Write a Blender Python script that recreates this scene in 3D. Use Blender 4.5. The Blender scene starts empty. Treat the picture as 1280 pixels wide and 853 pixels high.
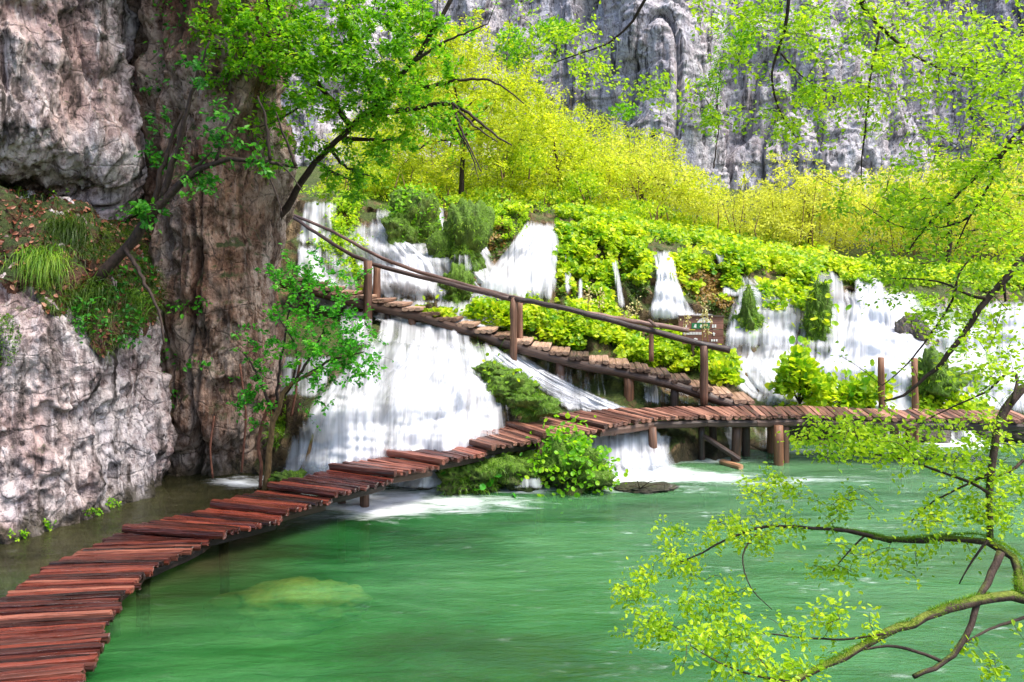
import bpy, math, random
import numpy as np
from mathutils import Vector
rng = np.random.default_rng(11)
random.seed(5)
C = bpy.context.scene.collection
H = 4.1          # eye height above the pool
HZ = 335.0       # horizon row of the photograph
F = 1000.0
def W(px, py, Y):
    px = np.asarray(px, float); py = np.asarray(py, float); Y = np.asarray(Y, float)
    return np.stack([(px-640)/F*Y, Y+0*px, H-(py-HZ)/F*Y], -1)
def WZ(px, py, z):
    Y = (H-z)/(py-HZ)*F
    return np.array([(px-640)/F*Y, Y, z])
def WXZ(px, Y, z):
    return np.array([(px-640)/F*Y, Y, z])
def proj(P):
    return 640+P[..., 0]/P[..., 1]*F, HZ+(H-P[..., 2])/P[..., 1]*F
# ---------------------------------------------------------------- noise
def _h(ix, iy, iz, s):
    n = (ix*374761393 + iy*668265263 + iz*1274126177 + s*362437) & 0xFFFFFFFF
    n = ((n ^ (n >> 13))*1103515245) & 0xFFFFFFFF
    n = ((n ^ (n >> 16))*2246822519) & 0xFFFFFFFF
    n = n ^ (n >> 13)
    return (n & 0xFFFFFF)/float(0xFFFFFF)*2-1
def vnoise(P, s=0):
    i = np.floor(P).astype(np.int64); f = P-i; u = f*f*f*(f*(f*6-15)+10)
    x, y, z = i[..., 0], i[..., 1], i[..., 2]; r = 0
    for dx in (0, 1):
        wx = u[..., 0] if dx else 1-u[..., 0]
        for dy in (0, 1):
            wy = u[..., 1] if dy else 1-u[..., 1]
            for dz in (0, 1):
                wz = u[..., 2] if dz else 1-u[..., 2]
                r = r+_h(x+dx, y+dy, z+dz, s)*wx*wy*wz
    return r
def fbm(P, oct=4, s=0, gain=.5, ridged=False):
    P = np.asarray(P, float); a = 1; t = 0; r = 0
    for k in range(oct):
        n = vnoise(P*(2.03**k)+k*7.3, s+k)
        if ridged: n = 1-2*np.abs(n)
        r = r+a*n; t += a; a *= gain
    return r/t
def sst(a, b, x):
    t = np.clip((x-a)/(b-a), 0, 1); return t*t*(3-2*t)
# ---------------------------------------------------------------- mesh
def tag(o, label=None, cat=None, group=None, kind=None):
    if label: o['label'] = label
    if cat: o['category'] = cat
    if group: o['group'] = group
    if kind: o['kind'] = kind
    return o
def empty(name, loc, label, cat, group=None):
    o = bpy.data.objects.new(name, None); C.objects.link(o); o.location = [float(v) for v in loc]
    o.empty_display_size = .2
    return tag(o, label, cat, group)
def mesh_np(name, V, faces, mats, attrs=None, uv=None, smooth=True, midx=None):
    """faces: list of int arrays (n,k)"""
    V = np.asarray(V, np.float32)
    me = bpy.data.meshes.new(name)
    faces = [np.asarray(f, np.int32) for f in faces if len(f)]
    nf = sum(len(f) for f in faces)
    loops = np.concatenate([f.ravel() for f in faces])
    tot = np.concatenate([np.full(len(f), f.shape[1], np.int32) for f in faces])
    st = np.concatenate([[0], np.cumsum(tot)[:-1]]).astype(np.int32)
    me.vertices.add(len(V)); me.vertices.foreach_set('co', V.ravel())
    me.loops.add(len(loops)); me.loops.foreach_set('vertex_index', loops)
    me.polygons.add(nf); me.polygons.foreach_set('loop_start', st); me.polygons.foreach_set('loop_total', tot)
    if midx is not None: me.polygons.foreach_set('material_index', np.concatenate(midx).astype(np.int32))
    me.polygons.foreach_set('use_smooth', np.full(nf, smooth, bool))
    for m in (mats if isinstance(mats, (list, tuple)) else [mats]): me.materials.append(m)
    for k, a in (attrs or {}).items():
        at = me.attributes.new(k, 'FLOAT', 'POINT'); at.data.foreach_set('value', np.asarray(a, np.float32))
    if uv is not None:
        l = me.uv_layers.new(name='UVMap'); l.data.foreach_set('uv', np.asarray(uv, np.float32)[loops].ravel())
    me.update(calc_edges=True); me.validate()
    return me
def link(name, me, parent=None):
    o = bpy.data.objects.new(name, me); C.objects.link(o)
    if parent is not None:
        o.parent = parent
        o.location = -parent.location if parent.type == 'EMPTY' or parent.parent is None else (0, 0, 0)
    return o
class MB:
    def __init__(s): s.V = []; s.Q = []; s.T = []; s.U = []; s.A = []; s.mq = []; s.mt = []; s.n = 0
    def add(s, V, Q=None, T=None, U=None, A=None, m=0):
        V = np.asarray(V, float).reshape(-1, 3)
        s.V.append(V); s.U.append(np.zeros((len(V), 2)) if U is None else np.asarray(U).reshape(-1, 2))
        s.A.append(np.full(len(V), .5) if A is None else np.broadcast_to(np.asarray(A, float), (len(V),)))
        if Q is not None and len(Q): s.Q.append(np.asarray(Q)+s.n); s.mq.append(np.full(len(Q), m))
        if T is not None and len(T): s.T.append(np.asarray(T)+s.n); s.mt.append(np.full(len(T), m))
        s.n += len(V)
    def grid(s, G, U=None, A=None, m=0):
        a, b = G.shape[:2]
        i = np.arange(a*b).reshape(a, b)
        Q = np.stack([i[:-1, :-1], i[:-1, 1:], i[1:, 1:], i[1:, :-1]], -1).reshape(-1, 4)
        s.add(G, Q=Q, U=U, A=None if A is None else np.asarray(A).ravel(), m=m)
    def tube(s, P, R, sides=6, jit=0, m=0, cap=True, uoff=None):
        P = np.asarray(P, float); n = len(P); R = np.broadcast_to(np.asarray(R, float), (n,))
        T = np.gradient(P, axis=0); T /= np.linalg.norm(T, axis=1)[:, None]+1e-9
        ref = np.array([0, 0, 1.]) if abs(T[:, 2]).mean() < .8 else np.array([0, 1., 0])
        N = np.cross(T, ref); N /= np.linalg.norm(N, axis=1)[:, None]+1e-9; B = np.cross(N, T)
        a = np.linspace(0, 2*np.pi, sides, endpoint=False)
        r = R[:, None]*(1+(rng.uniform(-jit, jit, (n, sides)) if jit else 0))
        G = P[:, None]+r[..., None]*(np.cos(a)[None, :, None]*N[:, None]+np.sin(a)[None, :, None]*B[:, None])
        L = np.concatenate([[0], np.cumsum(np.linalg.norm(np.diff(P, axis=0), axis=1))])
        o = rng.uniform(0, 50) if uoff is None else uoff
        U = np.stack([np.broadcast_to(L[:, None]+o, (n, sides)), np.broadcast_to(np.abs(a-np.pi)*R.mean()+o, (n, sides))], -1)
        i = np.arange(n*sides).reshape(n, sides); j = np.roll(i, -1, 1)
        Q = np.stack([i[:-1], j[:-1], j[1:], i[1:]], -1).reshape(-1, 4)
        V = G.reshape(-1, 3); U = U.reshape(-1, 2); Tn = []
        if cap:
            V = np.concatenate([V, P[:1], P[-1:]]); U = np.concatenate([U, [[o, o], [o, o]]]); k = n*sides
            for q in range(sides):
                Tn += [(k, j[0, q], i[0, q]), (k+1, i[-1, q], j[-1, q])]
        s.add(V, Q=Q, T=Tn, U=U, m=m)
    def log(s, p0, p1, w, h, flat=.55, jit=.06, rings=6, ns=10, m=0, bow=.0):
        """a sawn half-round log; w across, h tall, top flattened"""
        p0 = np.asarray(p0, float); p1 = np.asarray(p1, float); T = p1-p0; L = np.linalg.norm(T); T /= L
        up = np.array([0, 0, 1.]); N = np.cross(T, up); N /= np.linalg.norm(N); B = np.cross(N, T)
        a = np.linspace(0, 2*np.pi, ns, endpoint=False)+.16
        x = np.sign(np.cos(a))*np.abs(np.cos(a))**.75*w/2; y = np.sign(np.sin(a))*np.abs(np.sin(a))**.75*h/2
        y = np.minimum(y, h/2*flat)
        V = []; U = []; o = rng.uniform(0, 90, 2)
        ph = rng.uniform(0, 6)
        for k in range(rings):
            t = k/(rings-1); sc = 1+rng.uniform(-jit, jit)
            if k in (0, rings-1): sc *= .93
            c = p0+T*L*t+N*bow*math.sin(t*3+ph)+B*rng.uniform(-1, 1)*h*.04
            jj = 1+rng.uniform(-jit, jit, ns)
            for q in range(ns):
                e = rng.uniform(-.012, .012) if k in (0, rings-1) else 0
                V.append(c+N*x[q]*sc*jj[q]+B*y[q]*sc+T*e)
                U.append((o[0]+L*t, o[1]+q/ns*2*(w+h)))
        V = np.array(V); U = np.array(U)
        i = np.arange(rings*ns).reshape(rings, ns); j = np.roll(i, -1, 1)
        Q = np.stack([i[:-1], j[:-1], j[1:], i[1:]], -1).reshape(-1, 4)
        k = rings*ns; V = np.concatenate([V, [V[:ns].mean(0)], [V[-ns:].mean(0)]]); U = np.concatenate([U, [o], [o]])
        Tn = []
        for q in range(ns): Tn += [(k, j[0, q], i[0, q]), (k+1, i[-1, q], j[-1, q])]
        s.add(V, Q=Q, T=Tn, U=U, m=m)
    def box(s, c, d, m=0, rot=0):
        c = np.asarray(c, float); d = np.asarray(d, float)/2
        S = np.array([[-1, -1, -1], [1, -1, -1], [1, 1, -1], [-1, 1, -1], [-1, -1, 1], [1, -1, 1], [1, 1, 1], [-1, 1, 1]])*d
        ca, sa = math.cos(rot), math.sin(rot)
        S = np.stack([S[:, 0]*ca-S[:, 1]*sa, S[:, 0]*sa+S[:, 1]*ca, S[:, 2]], -1)
        s.add(S+c, Q=[(0, 3, 2, 1), (4, 5, 6, 7), (0, 1, 5, 4), (1, 2, 6, 5), (2, 3, 7, 6), (3, 0, 4, 7)],
              U=np.stack([S[:, 0]+S[:, 1], S[:, 2]], -1)+rng.uniform(0, 20), m=m)
    def mesh(s, name, mats, smooth=True):
        F_ = []; M = []
        if s.Q: F_.append(np.concatenate(s.Q)); M.append(np.concatenate(s.mq))
        if s.T: F_.append(np.concatenate(s.T)); M.append(np.concatenate(s.mt))
        return mesh_np(name, np.concatenate(s.V), F_, mats, {'var': np.concatenate(s.A)}, np.concatenate(s.U), smooth, M)
    def obj(s, name, mats, parent=None, smooth=True):
        return link(name, s.mesh(name, mats, smooth), parent)
def norm(v): return v/(np.linalg.norm(v, axis=-1, keepdims=True)+1e-9)
def leaf_pts(P, D, N, L, Wd, kind='leaf', var=None):
    """many leaves: returns V, Q, T, A"""
    n = len(P); D = norm(D); S = norm(np.cross(N, D)); N = np.cross(D, S)
    L = np.broadcast_to(L, (n,))[:, None, None]; Wd = np.broadcast_to(Wd, (n,))[:, None, None]
    if kind == 'leaf':
        sh = np.array([(0, 0, 0), (.3, .5, .16), (.72, .36, .1), (1, 0, -.1), (.72, -.36, .1), (.3, -.5, .16)])
        q = np.array([(0, 1, 2, 3), (0, 3, 4, 5)]); t = None
    elif kind == 'small':
        sh = np.array([(0, 0, 0), (.5, .5, .12), (1, 0, -.05), (.5, -.5, .12)]); q = np.array([(0, 1, 2, 3)]); t = None
    elif kind == 'round':
        a = np.linspace(0, 2*np.pi, 7, endpoint=False)
        sh = np.array([(.45, 0, -.12)]+[(.5+.5*math.cos(x), .5*math.sin(x)*1.05, .05*math.cos(3*x)) for x in a])
        t = np.array([(0, 1+k, 1+(k+1) % 7) for k in range(7)]); q = None
    V = P[:, None]+D[:, None]*sh[None, :, :1]*L+S[:, None]*sh[None, :, 1:2]*Wd+N[:, None]*sh[None, :, 2:]*Wd
    k = len(sh); off = (np.arange(n)*k)[:, None, None]
    Q = (q[None]+off).reshape(-1, 4) if q is not None else None
    T = (t[None]+off).reshape(-1, 3) if t is not None else None
    v = rng.uniform(0, 1, n) if var is None else var
    return V.reshape(-1, 3), Q, T, np.repeat(v, k)
def rdir(n, up=.0):
    d = rng.normal(size=(n, 3)); d[:, 2] += up; return norm(d)
def blades(P, D, L, Wd, droop, seg=4):
    """grass blades; D initial direction"""
    n = len(P); D = norm(D); S = norm(np.cross(D, rdir(n))); L = np.broadcast_to(L, (n,))
    G = []
    p = P.copy(); d = D.copy()
    for k in range(seg+1):
        w = Wd*(1-k/(seg+.3))
        G.append(p-S*w); G.append(p+S*w)
        p = p+d*(L/seg)[:, None]; d = norm(d+np.array([0, 0, -droop]))
    V = np.stack(G, 1); k2 = 2*(seg+1)
    q = np.array([(2*k, 2*k+1, 2*k+3, 2*k+2) for k in range(seg)])
    Q = (q[None]+(np.arange(n)*k2)[:, None, None]).reshape(-1, 4)
    return V.reshape(-1, 3), Q, np.repeat(rng.uniform(0, 1, n), k2)
def blur(A, k, axis):
    if k <= 0: return A
    x = np.arange(-3*k, 3*k+1); w = np.exp(-x*x/(2.*k*k)); w /= w.sum()
    pad = [(0, 0)]*A.ndim; pad[axis] = (3*k, 3*k)
    B = np.pad(A, pad, mode='reflect', reflect_type='odd') if A.shape[axis] > 3*k else np.pad(A, pad, mode='edge')
    R = 0
    for i, wi in enumerate(w):
        sl = [slice(None)]*A.ndim; sl[axis] = slice(i, i+A.shape[axis]); R = R+wi*B[tuple(sl)]
    return R
def dense(ctrl, nu, nv, ku=3, kv=3):
    """ctrl rows x cols x 3 -> smooth dense grid, spacing even along the control polygon"""
    A = np.asarray(ctrl, float)
    def up(A, n, axis):
        A = np.moveaxis(A, axis, 0)
        d = np.linalg.norm(np.diff(A, axis=0), axis=-1); d = d.reshape(len(d), -1).mean(1)
        s = np.concatenate([[0], np.cumsum(d)]); t = np.linspace(0, s[-1], n)
        i = np.clip(np.searchsorted(s, t, side='right')-1, 0, len(s)-2); f = ((t-s[i])/(s[i+1]-s[i]))
        f = f.reshape((-1,)+(1,)*(A.ndim-1))
        return np.moveaxis(A[i]*(1-f)+A[i+1]*f, 0, axis)
    A = up(A, nv, 0); A = up(A, nu, 1)
    return blur(blur(A, kv, 0), ku, 1)
def gnormal(G):
    n = np.cross(np.gradient(G, axis=1), np.gradient(G, axis=0)); return norm(n)
# ---------------------------------------------------------------- materials
def mat(name):
    m = bpy.data.materials.new(name); m.use_nodes = True; nt = m.node_tree; nt.nodes.clear()
    return m, NT(nt)
class NT:
    def __init__(s, nt): s.nt = nt
    def n(s, t, **k):
        nd = s.nt.nodes.new(t)
        for a, v in k.items():
            if a.startswith('_'): setattr(nd, a[1:], v)
        for a, v in k.items():
            if a.startswith('i_'):
                key = a[2:]; key = int(key) if key.isdigit() else key.replace('_', ' ')
                if hasattr(v, 'is_output'): s.nt.links.new(v, nd.inputs[key])
                else: nd.inputs[key].default_value = v
        return nd
    def coord(s, which='Object', scale=(1, 1, 1), rot=(0, 0, 0)):
        c = s.n('ShaderNodeTexCoord'); m = s.n('ShaderNodeMapping', i_Vector=c.outputs[which], i_Scale=scale, i_Rotation=rot)
        return m.outputs[0]
    def noise(s, vec, scale, detail=4, rough=.55, dist=0):
        return s.n('ShaderNodeTexNoise', i_Vector=vec, i_Scale=scale, i_Detail=detail, i_Roughness=rough, i_Distortion=dist).outputs[0]
    def math(s, op, a, b=None, c=None, clamp=False):
        nd = s.n('ShaderNodeMath', _operation=op, _use_clamp=clamp)
        for i, v in enumerate((a, b, c)):
            if v is None: continue
            if hasattr(v, 'is_output'): s.nt.links.new(v, nd.inputs[i])
            else: nd.inputs[i].default_value = v
        return nd.outputs[0]
    def ramp(s, fac, stops, interp='LINEAR'):
        r = s.n('ShaderNodeValToRGB', i_Fac=fac); cr = r.color_ramp; cr.interpolation = interp
        while len(cr.elements) < len(stops): cr.elements.new(.5)
        for e, (p, c) in zip(cr.elements, stops):
            e.position = p; e.color = tuple(c)+(1,) if len(c) == 3 else c
        return r.outputs[0]
    def rng(s, v, a, b, c=0, d=1):
        return s.n('ShaderNodeMapRange', i_Value=v, i_From_Min=a, i_From_Max=b, i_To_Min=c, i_To_Max=d).outputs[0]
    def mix(s, fac, a, b, mode='MIX'):
        nd = s.n('ShaderNodeMix', _data_type='RGBA', _blend_type=mode)
        for i, v in ((0, fac), (6, a), (7, b)):
            if hasattr(v, 'is_output'): s.nt.links.new(v, nd.inputs[i])
            else: nd.inputs[i].default_value = v if i == 0 else tuple(v)+(1,)
        return nd.outputs[2]
    def attr(s, name): return s.n('ShaderNodeAttribute', _attribute_name=name).outputs['Fac']
    def bump(s, h, strength=.5, dist=.1, normal=None):
        k = dict(i_Height=h, i_Strength=strength, i_Distance=dist)
        if normal is not None: k['i_Normal'] = normal
        return s.n('ShaderNodeBump', **k).outputs[0]
    def bsdf(s, col, rough=.7, normal=None, spec=.5, **k):
        kk = dict(i_Base_Color=col if hasattr(col, 'is_output') else tuple(col)+(1,), i_Roughness=rough, **k)
        if normal is not None: kk['i_Normal'] = normal
        nd = s.n('ShaderNodeBsdfPrincipled', **kk); nd.inputs['Specular IOR Level'].default_value = spec
        return nd.outputs[0]
    def out(s, sh):
        s.n('ShaderNodeOutputMaterial', i_Surface=sh)
def leaf_mat(name, a, b, c, trans=.45, rough=.45, boost=1.35):
    m, t = mat(name); v = t.attr('var')
    n = t.noise(t.coord('Object'), .9, 2)
    n5 = t.noise(t.coord('Object'), 6, 2)
    f = t.math('ADD', t.math('ADD', t.math('MULTIPLY', v, .55), t.rng(n, .3, .7, -.1, .32)), t.rng(n5, .35, .65, -.12, .2))
    col = t.ramp(f, [(.05, a), (.5, b), (.95, c)])
    bright = t.mix(1, col, (boost, boost*1.02, boost*.75), 'MULTIPLY')
    p = t.bsdf(col, rough, spec=.35)
    tr = t.n('ShaderNodeBsdfTranslucent', i_Color=bright).outputs[0]
    t.out(t.n('ShaderNodeMixShader', i_0=trans, i_1=p, i_2=tr).outputs[0]); return m
def wood_mat(name, dark, mid, light, rough=.45, scale=1., wet=.5):
    m, t = mat(name)
    oi = t.n('ShaderNodeObjectInfo').outputs['Random']
    uv = t.coord('UV', (1.3*scale, 26*scale, 1)); n1 = t.noise(uv, 1, 5, .6, .6)
    n2 = t.noise(t.coord('UV', (.8, 3, 1)), 2.2, 3)
    n3 = t.noise(t.coord('UV', (3, 60, 1)), 1.2, 3)
    f = t.math('ADD', t.math('ADD', t.math('MULTIPLY', n1, .75), t.math('MULTIPLY', n2, .35)), t.math('MULTIPLY', t.math('SUBTRACT', oi, .5), .42))
    col = t.ramp(f, [(.32, dark), (.55, mid), (.78, light)])
    h = t.math('ADD', n1, t.math('MULTIPLY', n3, .5))
    r = t.rng(n2, .3, .7, rough-.12, rough+.18)
    t.out(t.bsdf(col, r, t.bump(h, .7, .02), spec=wet)); return m
def bark_mat(name, dark, light, moss=None, mossamt=.5, scale=1.):
    m, t = mat(name)
    n1 = t.noise(t.coord('Object', (1, 1, .45)), 22*scale, 5, .65); n2 = t.noise(t.coord('Object'), 5*scale, 3)
    col = t.ramp(n1, [(.3, dark), (.7, light)])
    h = n1
    if moss:
        g = t.n('ShaderNodeNewGeometry'); z = t.n('ShaderNodeSeparateXYZ', i_0=g.outputs['Normal']).outputs[2]
        k = t.rng(t.math('ADD', t.math('MULTIPLY', z, .45), n2), .95-mossamt*.6, 1.1-mossamt*.6)
        mc = t.ramp(t.noise(t.coord('Object'), 45, 3), [(.3, [x*.5 for x in moss]), (.7, moss)])
        col = t.mix(k, col, mc); h = t.math('ADD', n1, t.math('MULTIPLY', t.noise(t.coord('Object'), 130, 2), k))
    t.out(t.bsdf(col, .75, t.bump(h, .8, .02), spec=.3)); return m
def rock_mat(name, light, mid, dark, stain, streak=.6, moss=(.06, .09, .015), mossamt=.3, fs=1., litter=0):
    m, t = mat(name); co = t.coord('Object')
    big = t.noise(co, .55*fs, 5, .6, .4)
    med = t.noise(t.coord('Object', (1, 1, .45)), 2.4*fs, 7, .68, .5)
    fine = t.noise(t.coord('Object', (1, 1, .7)), 11*fs, 6, .7, .3)
    st = t.noise(t.coord('Object', (1.6, 1.6, .12)), 1.9*fs, 5, .62, .25)
    st2 = t.noise(t.coord('Object', (1, 1, .1)), 6*fs, 4, .6)
    base = t.ramp(t.math('ADD', t.math('MULTIPLY', med, .65), t.math('MULTIPLY', fine, .35)), [(.36, dark), (.45, mid), (.54, light), (.66, [min(1, x*1.25) for x in light])])
    base = t.mix(t.rng(big, .42, .62, 0, .75), base, stain, 'MULTIPLY')
    tn = t.noise(t.coord('Object', (1, 1, .3)), 1.3*fs, 4, .6)
    base = t.mix(.55, base, t.ramp(tn, [(.35, (.98, .86, .80)), (.5, (.93, .91, .88)), (.66, (.82, .87, .97))]), 'MULTIPLY')
    k = t.math('MULTIPLY', t.rng(st, .5, .64), streak)
    base = t.mix(k, base, [x*.55 for x in dark])
    k2 = t.math('MULTIPLY', t.rng(st2, .56, .66), streak*.6)
    base = t.mix(k2, base, [min(1, x*1.3) for x in light])
    vor = t.n('ShaderNodeTexVoronoi', _feature='DISTANCE_TO_EDGE', i_Vector=t.n('ShaderNodeMix', _data_type='VECTOR', i_0=.12, i_4=co, i_5=t.n('ShaderNodeTexNoise', i_Vector=co, i_Scale=3).outputs[1]).outputs[1], i_Scale=2.2*fs).outputs[0]
    crack = t.rng(vor, 0, .045, 1, 0)
    pit = t.rng(fine, .36, .43, .75, 0)
    base = t.mix(pit, base, [x*.4 for x in dark])
    base = t.mix(t.math('MULTIPLY', crack, t.rng(med, .45, .6, 0, .6)), base, [x*.4 for x in dark])
    if mossamt > 0:
        g = t.n('ShaderNodeNewGeometry'); z = t.n('ShaderNodeSeparateXYZ', i_0=g.outputs['Normal']).outputs[2]
        k = t.rng(t.math('ADD', t.math('MULTIPLY', z, .35), t.math('ADD', t.math('MULTIPLY', big, .5), t.math('MULTIPLY', fine, .5))), .78-mossamt*.5, .9-mossamt*.5)
        mc = t.ramp(t.noise(co, 16, 4), [(.3, [x*.4 for x in moss]), (.7, moss)])
        base = t.mix(k, base, mc)
    # dark algae line the water has left along the foot of the rock
    wz = t.math('ADD', t.n('ShaderNodeSeparateXYZ', i_0=co).outputs[2], t.math('MULTIPLY', t.math('SUBTRACT', med, .5), 1.1))
    base = t.mix(t.rng(wz, .12, .34, .8, 0), base, (.035, .03, .014))
    h = t.math('ADD', t.math('ADD', med, t.math('MULTIPLY', fine, .55)), t.math('MULTIPLY', t.noise(co, 42*fs, 3), .2))
    h = t.math('SUBTRACT', h, t.math('MULTIPLY', crack, .15))
    t.out(t.bsdf(base, t.rng(st, .4, .65, .55, .85), t.bump(h, .9, .16/fs), spec=.35)); return m
M = {}
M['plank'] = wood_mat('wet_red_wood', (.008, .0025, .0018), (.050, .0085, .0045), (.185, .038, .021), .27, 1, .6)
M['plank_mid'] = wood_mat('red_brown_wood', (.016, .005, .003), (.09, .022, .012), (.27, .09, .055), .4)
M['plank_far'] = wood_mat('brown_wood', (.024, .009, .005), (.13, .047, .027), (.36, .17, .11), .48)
M['tread'] = wood_mat('dry_tread_wood', (.035, .017, .010), (.19, .10, .058), (.44, .28, .19), .6)
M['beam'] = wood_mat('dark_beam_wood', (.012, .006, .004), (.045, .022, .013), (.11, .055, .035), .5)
M['post'] = wood_mat('post_wood', (.03, .014, .008), (.11, .05, .028), (.26, .13, .075), .6)
M['orange'] = wood_mat('orange_post_wood', (.07, .028, .012), (.20, .085, .038), (.38, .2, .1), .6)
M['rail'] = wood_mat('rail_wood', (.018, .009, .007), (.075, .036, .027), (.22, .13, .1), .5)
M['bark'] = bark_mat('dark_bark', (.012, .007, .005), (.06, .036, .026))
M['bark_moss'] = bark_mat('mossy_bark', (.014, .009, .006), (.07, .042, .03), (.16, .2, .02), .55)
M['bark_some_moss'] = bark_mat('part_mossy_bark', (.014, .009, .006), (.07, .042, .03), (.12, .15, .02), .25)
M['bark_tan'] = bark_mat('tan_bark', (.06, .03, .013), (.24, .15, .06), (.14, .15, .02), .3)
M['bark_red'] = bark_mat('red_bark', (.06, .02, .012), (.25, .1, .06))
M['twig'] = bark_mat('twig_bark', (.014, .008, .005), (.06, .035, .02))
M['leaf_fg'] = leaf_mat('fresh_yellow_green_leaf', (.13, .29, .008), (.36, .54, .012), (.64, .72, .03), .52)
M['leaf_left'] = leaf_mat('vivid_green_leaf', (.06, .22, .006), (.20, .46, .01), (.52, .66, .02), .55)
M['leaf_dark'] = leaf_mat('deep_green_leaf', (.012, .09, .008), (.045, .24, .015), (.14, .42, .02), .48)
M['leaf_mid'] = leaf_mat('lime_leaf', (.26, .37, .01), (.51, .57, .016), (.77, .74, .045), .52)
M['leaf_soft'] = leaf_mat('pale_lime_leaf', (.36, .41, .035), (.60, .60, .06), (.78, .78, .14), .52)
M['leaf_sap'] = leaf_mat('emerald_leaf', (.015, .13, .008), (.06, .34, .012), (.20, .54, .03), .5)
M['leaf_butter'] = leaf_mat('butterbur_leaf', (.10, .28, .008), (.41, .54, .012), (.74, .72, .035), .5)
M['leaf_brown'] = leaf_mat('fallen_leaf', (.08, .02, .012), (.26, .09, .05), (.5, .27, .18), .15)
M['grass'] = leaf_mat('grass_blade', (.03, .08, .006), (.10, .24, .01), (.28, .40, .03), .35)
M['moss_dark'] = leaf_mat('dark_moss_blade', (.02, .045, .004), (.06, .12, .008), (.15, .24, .012), .3)
M['moss'] = leaf_mat('moss_blade', (.05, .12, .006), (.16, .32, .01), (.36, .50, .03), .4)
M['rush'] = leaf_mat('russet_stalk', (.10, .05, .012), (.28, .17, .04), (.46, .36, .1), .3)
M['seed'] = leaf_mat('pale_seed_head', (.4, .33, .12), (.6, .52, .25), (.75, .68, .4), .3)
M['cliff'] = rock_mat('pale_limestone', (.60, .53, .53), (.29, .235, .235), (.055, .038, .032), (.66, .47, .43), .95, mossamt=.02)
M['cliff_brown'] = rock_mat('brown_limestone', (.40, .305, .25), (.17, .098, .064), (.03, .016, .009), (.56, .27, .12), .62, (.05, .06, .012), .3)
M['cliff_far'] = rock_mat('grey_limestone', (.52, .50, .53), (.34, .322, .35), (.10, .09, .098), (.8, .74, .76), 1.0, mossamt=0, fs=.7)
M['tufa'] = rock_mat('mossy_tufa', (.22, .15, .075), (.09, .055, .022), (.025, .015, .007), (.7, .6, .35), .4, (.07, .10, .012), .2)
M['soil'] = rock_mat('leafy_soil', (.13, .058, .035), (.065, .032, .018), (.02, .011, .007), (.7, .5, .35), .1, (.045, .07, .010), .45)
M['stone'] = rock_mat('wet_stone', (.28, .25, .24), (.13, .11, .1), (.04, .03, .025), (.6, .5, .45), .3, (.07, .1, .012), .2)
M['moss_rock'] = rock_mat('moss_covered_tufa', (.16, .22, .03), (.09, .15, .015), (.03, .045, .008), (.7, .7, .4), .15, (.13, .25, .015), .75)
# ================================================================ terrain: the tufa barrier the falls run over
cols = [
 (250, [(640,17.5),(605,17.8),(560,18.2),(480,18.6),(430,18.5),(400,20.3),(330,22),(250,24.5),(236,34)]),
 (330, [(640,16.2),(605,16.6),(560,17.1),(480,17.9),(430,18.6),(400,20.5),(330,22.3),(250,24.8),(236,34)]),
 (400, [(630,14.6),(605,15.2),(540,16),(460,17.2),(430,18.8),(400,20.8),(330,22.8),(250,25),(236,34)]),
 (500, [(640,14.6),(608,15.1),(540,16),(450,17.6),(430,19.2),(395,21.2),(320,23.3),(255,25.5),(240,34)]),
 (600, [(625,14.8),(600,15.4),(540,16.3),(470,17.6),(440,19.4),(405,21.2),(330,23.5),(258,26),(243,34)]),
 (700, [(625,15.4),(600,15.9),(545,16.9),(508,18.5),(465,19.6),(434,21.0),(350,23.5),(270,26),(252,34)]),
 (800, [(610,16.0),(590,16.3),(545,17.3),(510,18.7),(480,19.6),(445,20.9),(380,23),(308,25.5),(282,34)]),
 (900, [(600,17.0),(577,17.3),(545,18.4),(515,19.4),(495,19.9),(455,20.9),(410,22.6),(322,25.5),(298,34)]),
 (1000,[(570,18.6),(553,19),(530,19.6),(505,20.2),(480,20.8),(455,21.4),(420,22.8),(336,25.5),(312,34)]),
 (1100,[(562,19),(548,19.4),(530,19.9),(500,20.6),(480,21),(455,21.6),(410,23.2),(350,25.8),(322,34)]),
 (1200,[(560,19.2),(547,19.5),(530,20),(500,20.7),(475,21.2),(450,21.8),(405,23.4),(356,26),(328,34)]),
 (1500,[(560,19.2),(547,19.5),(530,20),(500,20.7),(475,21.2),(450,21.8),(405,23.4),(356,26),(330,34)])]
def terr_ctrl():
    R = []
    px = np.array([c[0] for c in cols], float); xs = np.linspace(230, 1480, 42)
    A = np.array([c[1] for c in cols], float)           # cols x rows x 2
    for k in range(A.shape[1]):
        py = np.interp(xs, px, A[:, k, 0]); Y = np.interp(xs, px, A[:, k, 1])
        R.append(W(xs, py, Y))
    top = R[-1]
    r = top.copy(); r[:, 0] *= 50/34; r[:, 1] = 50; r[:, 2] = top[:, 2]+2.2; R.append(r)
    r = top.copy(); r[:, 0] *= 66/34; r[:, 1] = 66; r[:, 2] = top[:, 2]+7; R.append(r)
    return np.array(R)
TG = dense(terr_ctrl(), 620, 420, 6, 5)
nrm = gnormal(TG)
if nrm[200, 300, 1] > 0: nrm = -nrm
near = sst(45, 30, TG[..., 1])
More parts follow.
